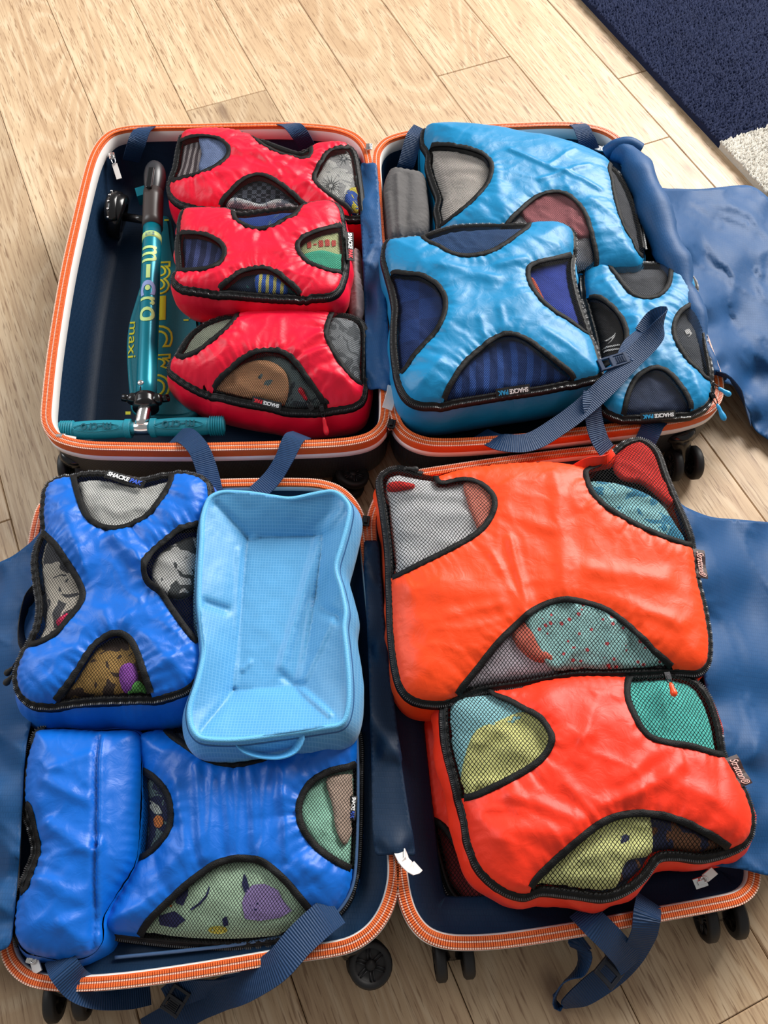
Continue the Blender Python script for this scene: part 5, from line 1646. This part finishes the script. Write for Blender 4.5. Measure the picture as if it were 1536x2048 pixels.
# deck
dk = [(318, 432), (342, 436), (352, 500), (372, 560), (398, 620), (406, 700), (402, 780), (390, 828), (330, 838), (268, 826), (257, 780), (252, 700), (256, 650), (270, 600), (288, 540), (304, 470)]
dp = resample(catmull(dk, True, 8), 5, True)
DZ = .066
dw = resample(ccw(P(dp[:, 0], dp[:, 1], np.full(len(dp), DZ))[:, :2]), .006, True)
n = len(dw)
T = tangents(np.column_stack([dw, 0 * dw[:, 0]]), True); N = norm(np.cross(T, Z))
path = np.column_stack([dw, np.full(n, DZ)])
V, F, uv = sweep(path, N, np.tile(Z, (n, 1)), [(-.010, .000), (-.004, -.0005), (-.001, -.003), (0, -.008), (-.002, -.016), (-.010, -.022)], True)
F = F + [tuple(i * 6 for i in range(n)), tuple(i * 6 + 5 for i in reversed(range(n)))]
deck = add('deck', V, F, TEALD, sc)
deck.data.polygons[len(F) - 2].use_smooth = False


def down_text(body, a, b, z, h, mat, parent, width=None, outline=False, lift=.0006, name='lettering', bevel=0):
    p0 = P(a[0], a[1], z); p1 = P(b[0], b[1], z)
    x, y, nn = frame(p0, p1, (0, 0, 1))
    L = np.linalg.norm(p1 - p0)
    return lettering(body, (p0 + p1) / 2 + nn * lift, x, y, nn, h, mat, parent, width=L, height=h, outline=outline, bevel=bevel)


down_text('m', (322, 524), (318, 590), DZ, .058, YEL, deck, outline=.0010)
x0 = [(330, 590), (334, 590), (334, 640), (330, 640)]
for (a, b, ch, hh, ox) in (((328, 592), (327, 640), '\u2013', .020, 0), ((326, 650), (324, 696), 'c', .058, 0), ((322, 706), (320, 736), 'r', .056, 0), ((320, 748), (318, 804), 'o', .058, 0)):
    down_text(ch, a, b, DZ, hh, YEL, deck, outline=.0010)
down_text('maxi', (267, 644), (263, 716), DZ, .014, YEL, deck, bevel=0)
mb = MB()
for (x_, y_, w_, h_) in ((333, 440, 9, 3), (372, 640, 10, 3), (380, 632, 3, 10), (256, 826, 10, 6)):
    p = [(x_ - w_ / 2, y_ - h_ / 2), (x_ + w_ / 2, y_ - h_ / 2), (x_ + w_ / 2, y_ + h_ / 2), (x_ - w_ / 2, y_ + h_ / 2)]
    q = [P(a, b, DZ + .0012) for a, b in p]; q2 = [P(a, b, DZ - .001) for a, b in p]
    mb.put(q + q2, [(3, 2, 1, 0), (0, 1, 5, 4), (1, 2, 6, 5), (2, 3, 7, 6), (3, 0, 4, 7)])
mb.build('raised_marks', YEL, deck, False)
# steering column
A0 = P(305, 452, .108); A1 = P(292, 806, .104)
CR = .0182
V, F, uv = tube(np.linspace(A0, A1, 12), CR, 28)
col_ = add('steering_column', V, F, TEAL, sc)
ax = norm(A1 - A0)
side = norm(np.cross(ax, Z)); topd = np.cross(side, ax)
if topd[2] < 0: topd = -topd


def wrap_text(body, s0, s1, h, mat, r=CR + .0008, off=0.0, flip=False, **k):
    """lettering wrapped on the column from distance s0 to s1 along it, top of letters to the right"""
    Vt, Ft = text_mesh(body, .03, extrude=0, cuts=5, **k)
    w = Vt[:, 0].max() - Vt[:, 0].min(); hh = Vt[:, 1].max() - Vt[:, 1].min()
    u = (Vt[:, 0] - Vt[:, 0].min()) / w * (s1 - s0) + s0
    v = (Vt[:, 1] - (Vt[:, 1].max() + Vt[:, 1].min()) / 2) / hh * h + off
    a = v / r
    right = np.array([1.0, 0, 0]); right = norm(right - ax * (right @ ax)); tp = np.cross(right, ax)
    if tp[2] < 0: tp = -tp
    Wp = A0 + u[:, None] * ax + (np.sin(a)[:, None] * right + np.cos(a)[:, None] * tp) * r
    return add('lettering', Wp, Ft, mat, col_, False)


LC = np.linalg.norm(A1 - A0)


def sy(y): return (y - 452) / (806 - 452) * LC


wrap_text('m', sy(511), sy(544), .031, LIME, bevel=.0003)
wrap_text('\u2013', sy(551), sy(579), .008, LIME, bevel=.0003)
wrap_text('c', sy(584), sy(614), .031, LAV, bevel=.0004)
wrap_text('\u2022', sy(594), sy(605), .010, LIME)
wrap_text('r', sy(618), sy(634), .029, LIME, bevel=.0004)
wrap_text('o', sy(638), sy(666), .031, LIME, bevel=.0004)
mb = MB()
V, F, uv = tube(np.array([A0 + ax * sy(478), A0 + ax * sy(490)]), CR + .0006, 28); mb.put(V, F)
mb.build('lime_band', LIME, col_)
wrap_text('m-cro', sy(480.5), sy(487.5) if False else sy(488), .020, prt((40, 90, 150)), CR + .0016)
# black sleeve and folding head
S0 = P(307, 385, .112); S1 = A0 + ax * .006
V, F, uv = tube(np.linspace(S0, S1, 6), CR + .0022, 28)
add('column_sleeve', V, F, plain('dark_brown_sleeve', (58, 50, 48), .4), sc)
hd = catmull([(307, 388, .112, .0175), (309, 372, .114, .021), (310, 354, .116, .0225), (310, 340, .116, .0200), (308, 331, .114, .012)], False, 8)
V, F, uv = tube(P(hd[:, 0], hd[:, 1], hd[:, 2]), hd[:, 3], 20)
head = add('folding_head', V, F, plain('black_head_plastic', (46, 46, 50), .35), sc)
V, F = boxes(np.array([P(301, 356, .137)]), np.array([np.array([.006, 0, 0])]), np.array([np.array([0, .026, .003])]), np.array([np.array([0, -.001, .004])]))
o = add('release_lever', V, F, MT['plastic'], head, False)
md = o.modifiers.new('soft_edges', 'BEVEL'); md.width = .002; md.segments = 2
V, F = boxes(np.array([P(287, 390, .085)]), np.array([np.array([.012, .006, 0])]), np.array([np.array([-.004, .012, 0])]), np.array([np.array([0, 0, .012])]))
add('head_bracket', V, F, TEAL, sc, False)
# front wheel with fender and axle
wc = P(236, 432, .062)
wheel_mesh(wc, np.array([-1, .1, .35]), .046, .026).build('wheel', None, sc, True, mats=[MT['plastic'], MT['hub']])
V, F, uv = tube(np.linspace(wc, P(290, 440, .085), 5), .0085, 12)
add('axle', V, F, MT['plastic'], sc)
fe = []
for t in np.linspace(-1.0, 1.1, 14):
    fe.append(wc + np.array([-.002, .050 * math.sin(t), .050 * math.cos(t) * .9]))
fe = np.array(fe)
V, F, uv = sweep(fe, np.tile(np.array([1.0, 0, .1]), (14, 1)), norm(fe - wc), [(-.015, -.006), (-.011, 0), (0, .004), (.011, 0), (.015, -.006), (.011, -.004), (0, 0), (-.011, -.004)], False, True, True)
fd = add('fender', V, F, MT['plastic'], sc)
for k in range(5):
    q = fe[1 + 2 * k]
    d = norm(q - wc)
    V, F = lathe([(.0028, .002), (.0026, .0045), (.0001, .0052)], q - np.array([.003, 0, 0]) + d * .001, d, 12)
    add('rivet', V, F, MT['chrome'], fd)
# handlebar
H0 = P(116, 862, .098); H1 = P(452, 851, .098)
hx = norm(H1 - H0); HL = np.linalg.norm(H1 - H0)


def hp(x): return H0 + hx * HL * (x - 116) / (452 - 116)


def grip(xa, xb, outer):
    mb = MB()
    N_ = 220
    xs = np.linspace(xa, xb, N_)
    r = np.empty(N_)
    for i, x_ in enumerate(xs):
        e = abs(x_ - outer)
        if e < 30: r[i] = .0165 + .0014 * math.sin(e * 1.35) - (.006 if e < 2 else 0)
        elif e < 34: r[i] = .0145
        else:
            q = (e - 34) / max(1, abs(xb - xa) - 34)
            r[i] = .0150 + .0016 * math.sin(math.pi * min(1, q * 1.15))
            if q > .90: r[i] = .0170
    V, F, uv = tube(np.array([hp(x_) for x_ in xs]), r, 24)
    return add('grip', V, F, TEALG, sc)


def embossed(g, xa, xb):
    """oval plaque with the maker's name standing on the grip, read from the far side"""
    c = hp((xa + xb) / 2); L = np.linalg.norm(hp(xb) - hp(xa))
    nn = norm(np.array([0, -.35, 1.0])); nn = norm(nn - hx * (nn @ hx)); yy = np.cross(nn, hx)
    R = .0168
    ov = np.array([c + hx * L * .5 * math.cos(a) + (yy * math.sin(.42 * math.sin(a)) + nn * math.cos(.42 * math.sin(a))) * R for a in np.linspace(0, 2 * math.pi, 40, endpoint=False)])
    V, F, uv = tube(ov, .0007, 6, True)
    add('oval_ridge', V, F, TEALG, g)
    lettering('m-cro', c + nn * (R + .0004), -hx, -yy, nn, .02, plain('dark_teal_emboss', (4, 84, 100), .6), g, width=L * .66, height=.0115, extrude=.0006, bevel=.0001)


g1 = grip(118, 262, 118); embossed(g1, 152, 244)
g2 = grip(302, 450, 450); embossed(g2, 312, 410)
V, F, uv = tube(np.array([hp(258), hp(306)]), .0125, 20)
bar = add('handlebar', V, F, MT['chrome'], sc)
V, F, uv = tube(np.linspace(A1, (hp(282) + Z * .002), 5), .0125, 20)
add('chrome_stem', V, F, MT['chrome'], sc)
C0 = A0 + ax * sy(803)
mb = MB()
for dx in (-.021, .0, .021):
    V, F = lathe([(.0001, -.008), (.0085, -.008), (.0105, -.005), (.0105, .005), (.0085, .008), (.0001, .008)], C0 + np.array([dx, .004 - abs(dx) * .2, .006]), np.array([.15, 1, 0]), 16); mb.put(V, F)
V, F, uv = tube(np.linspace(C0 - ax * .008, C0 + ax * .016, 4), CR + .0045, 24); mb.put(V, F)
cp = mb.build('clamp', MT['plastic'], sc)
for dx in (-.036, .034):
    V, F = lathe([(.0001, -.008), (.007, -.008), (.007, .006), (.0045, .006), (.004, .003), (.0001, .003)], C0 + np.array([dx, .004, .004]), np.array([1.0 if dx > 0 else -1.0, 0, .25]), 14)
    add('clamp_bolt', V, F, MT['metal'], cp)
V, F = lathe([(.0055, 0), (.0055, .002), (.004, .0035), (.0001, .004)], A0 + ax * sy(781) + topd * CR - np.array([.006, 0, .001]), topd, 16)
add('lock_button', V, F, MT['chrome'], col_)
V, F = boxes(np.array([A0 + ax * sy(795) + topd * (CR + .0002) - np.array([.006, 0, .001])]), np.array([ax * .010]), np.array([side * .0012]), np.array([topd * .0006]))
add('slot', V, F, MT['plastic'], col_, False)
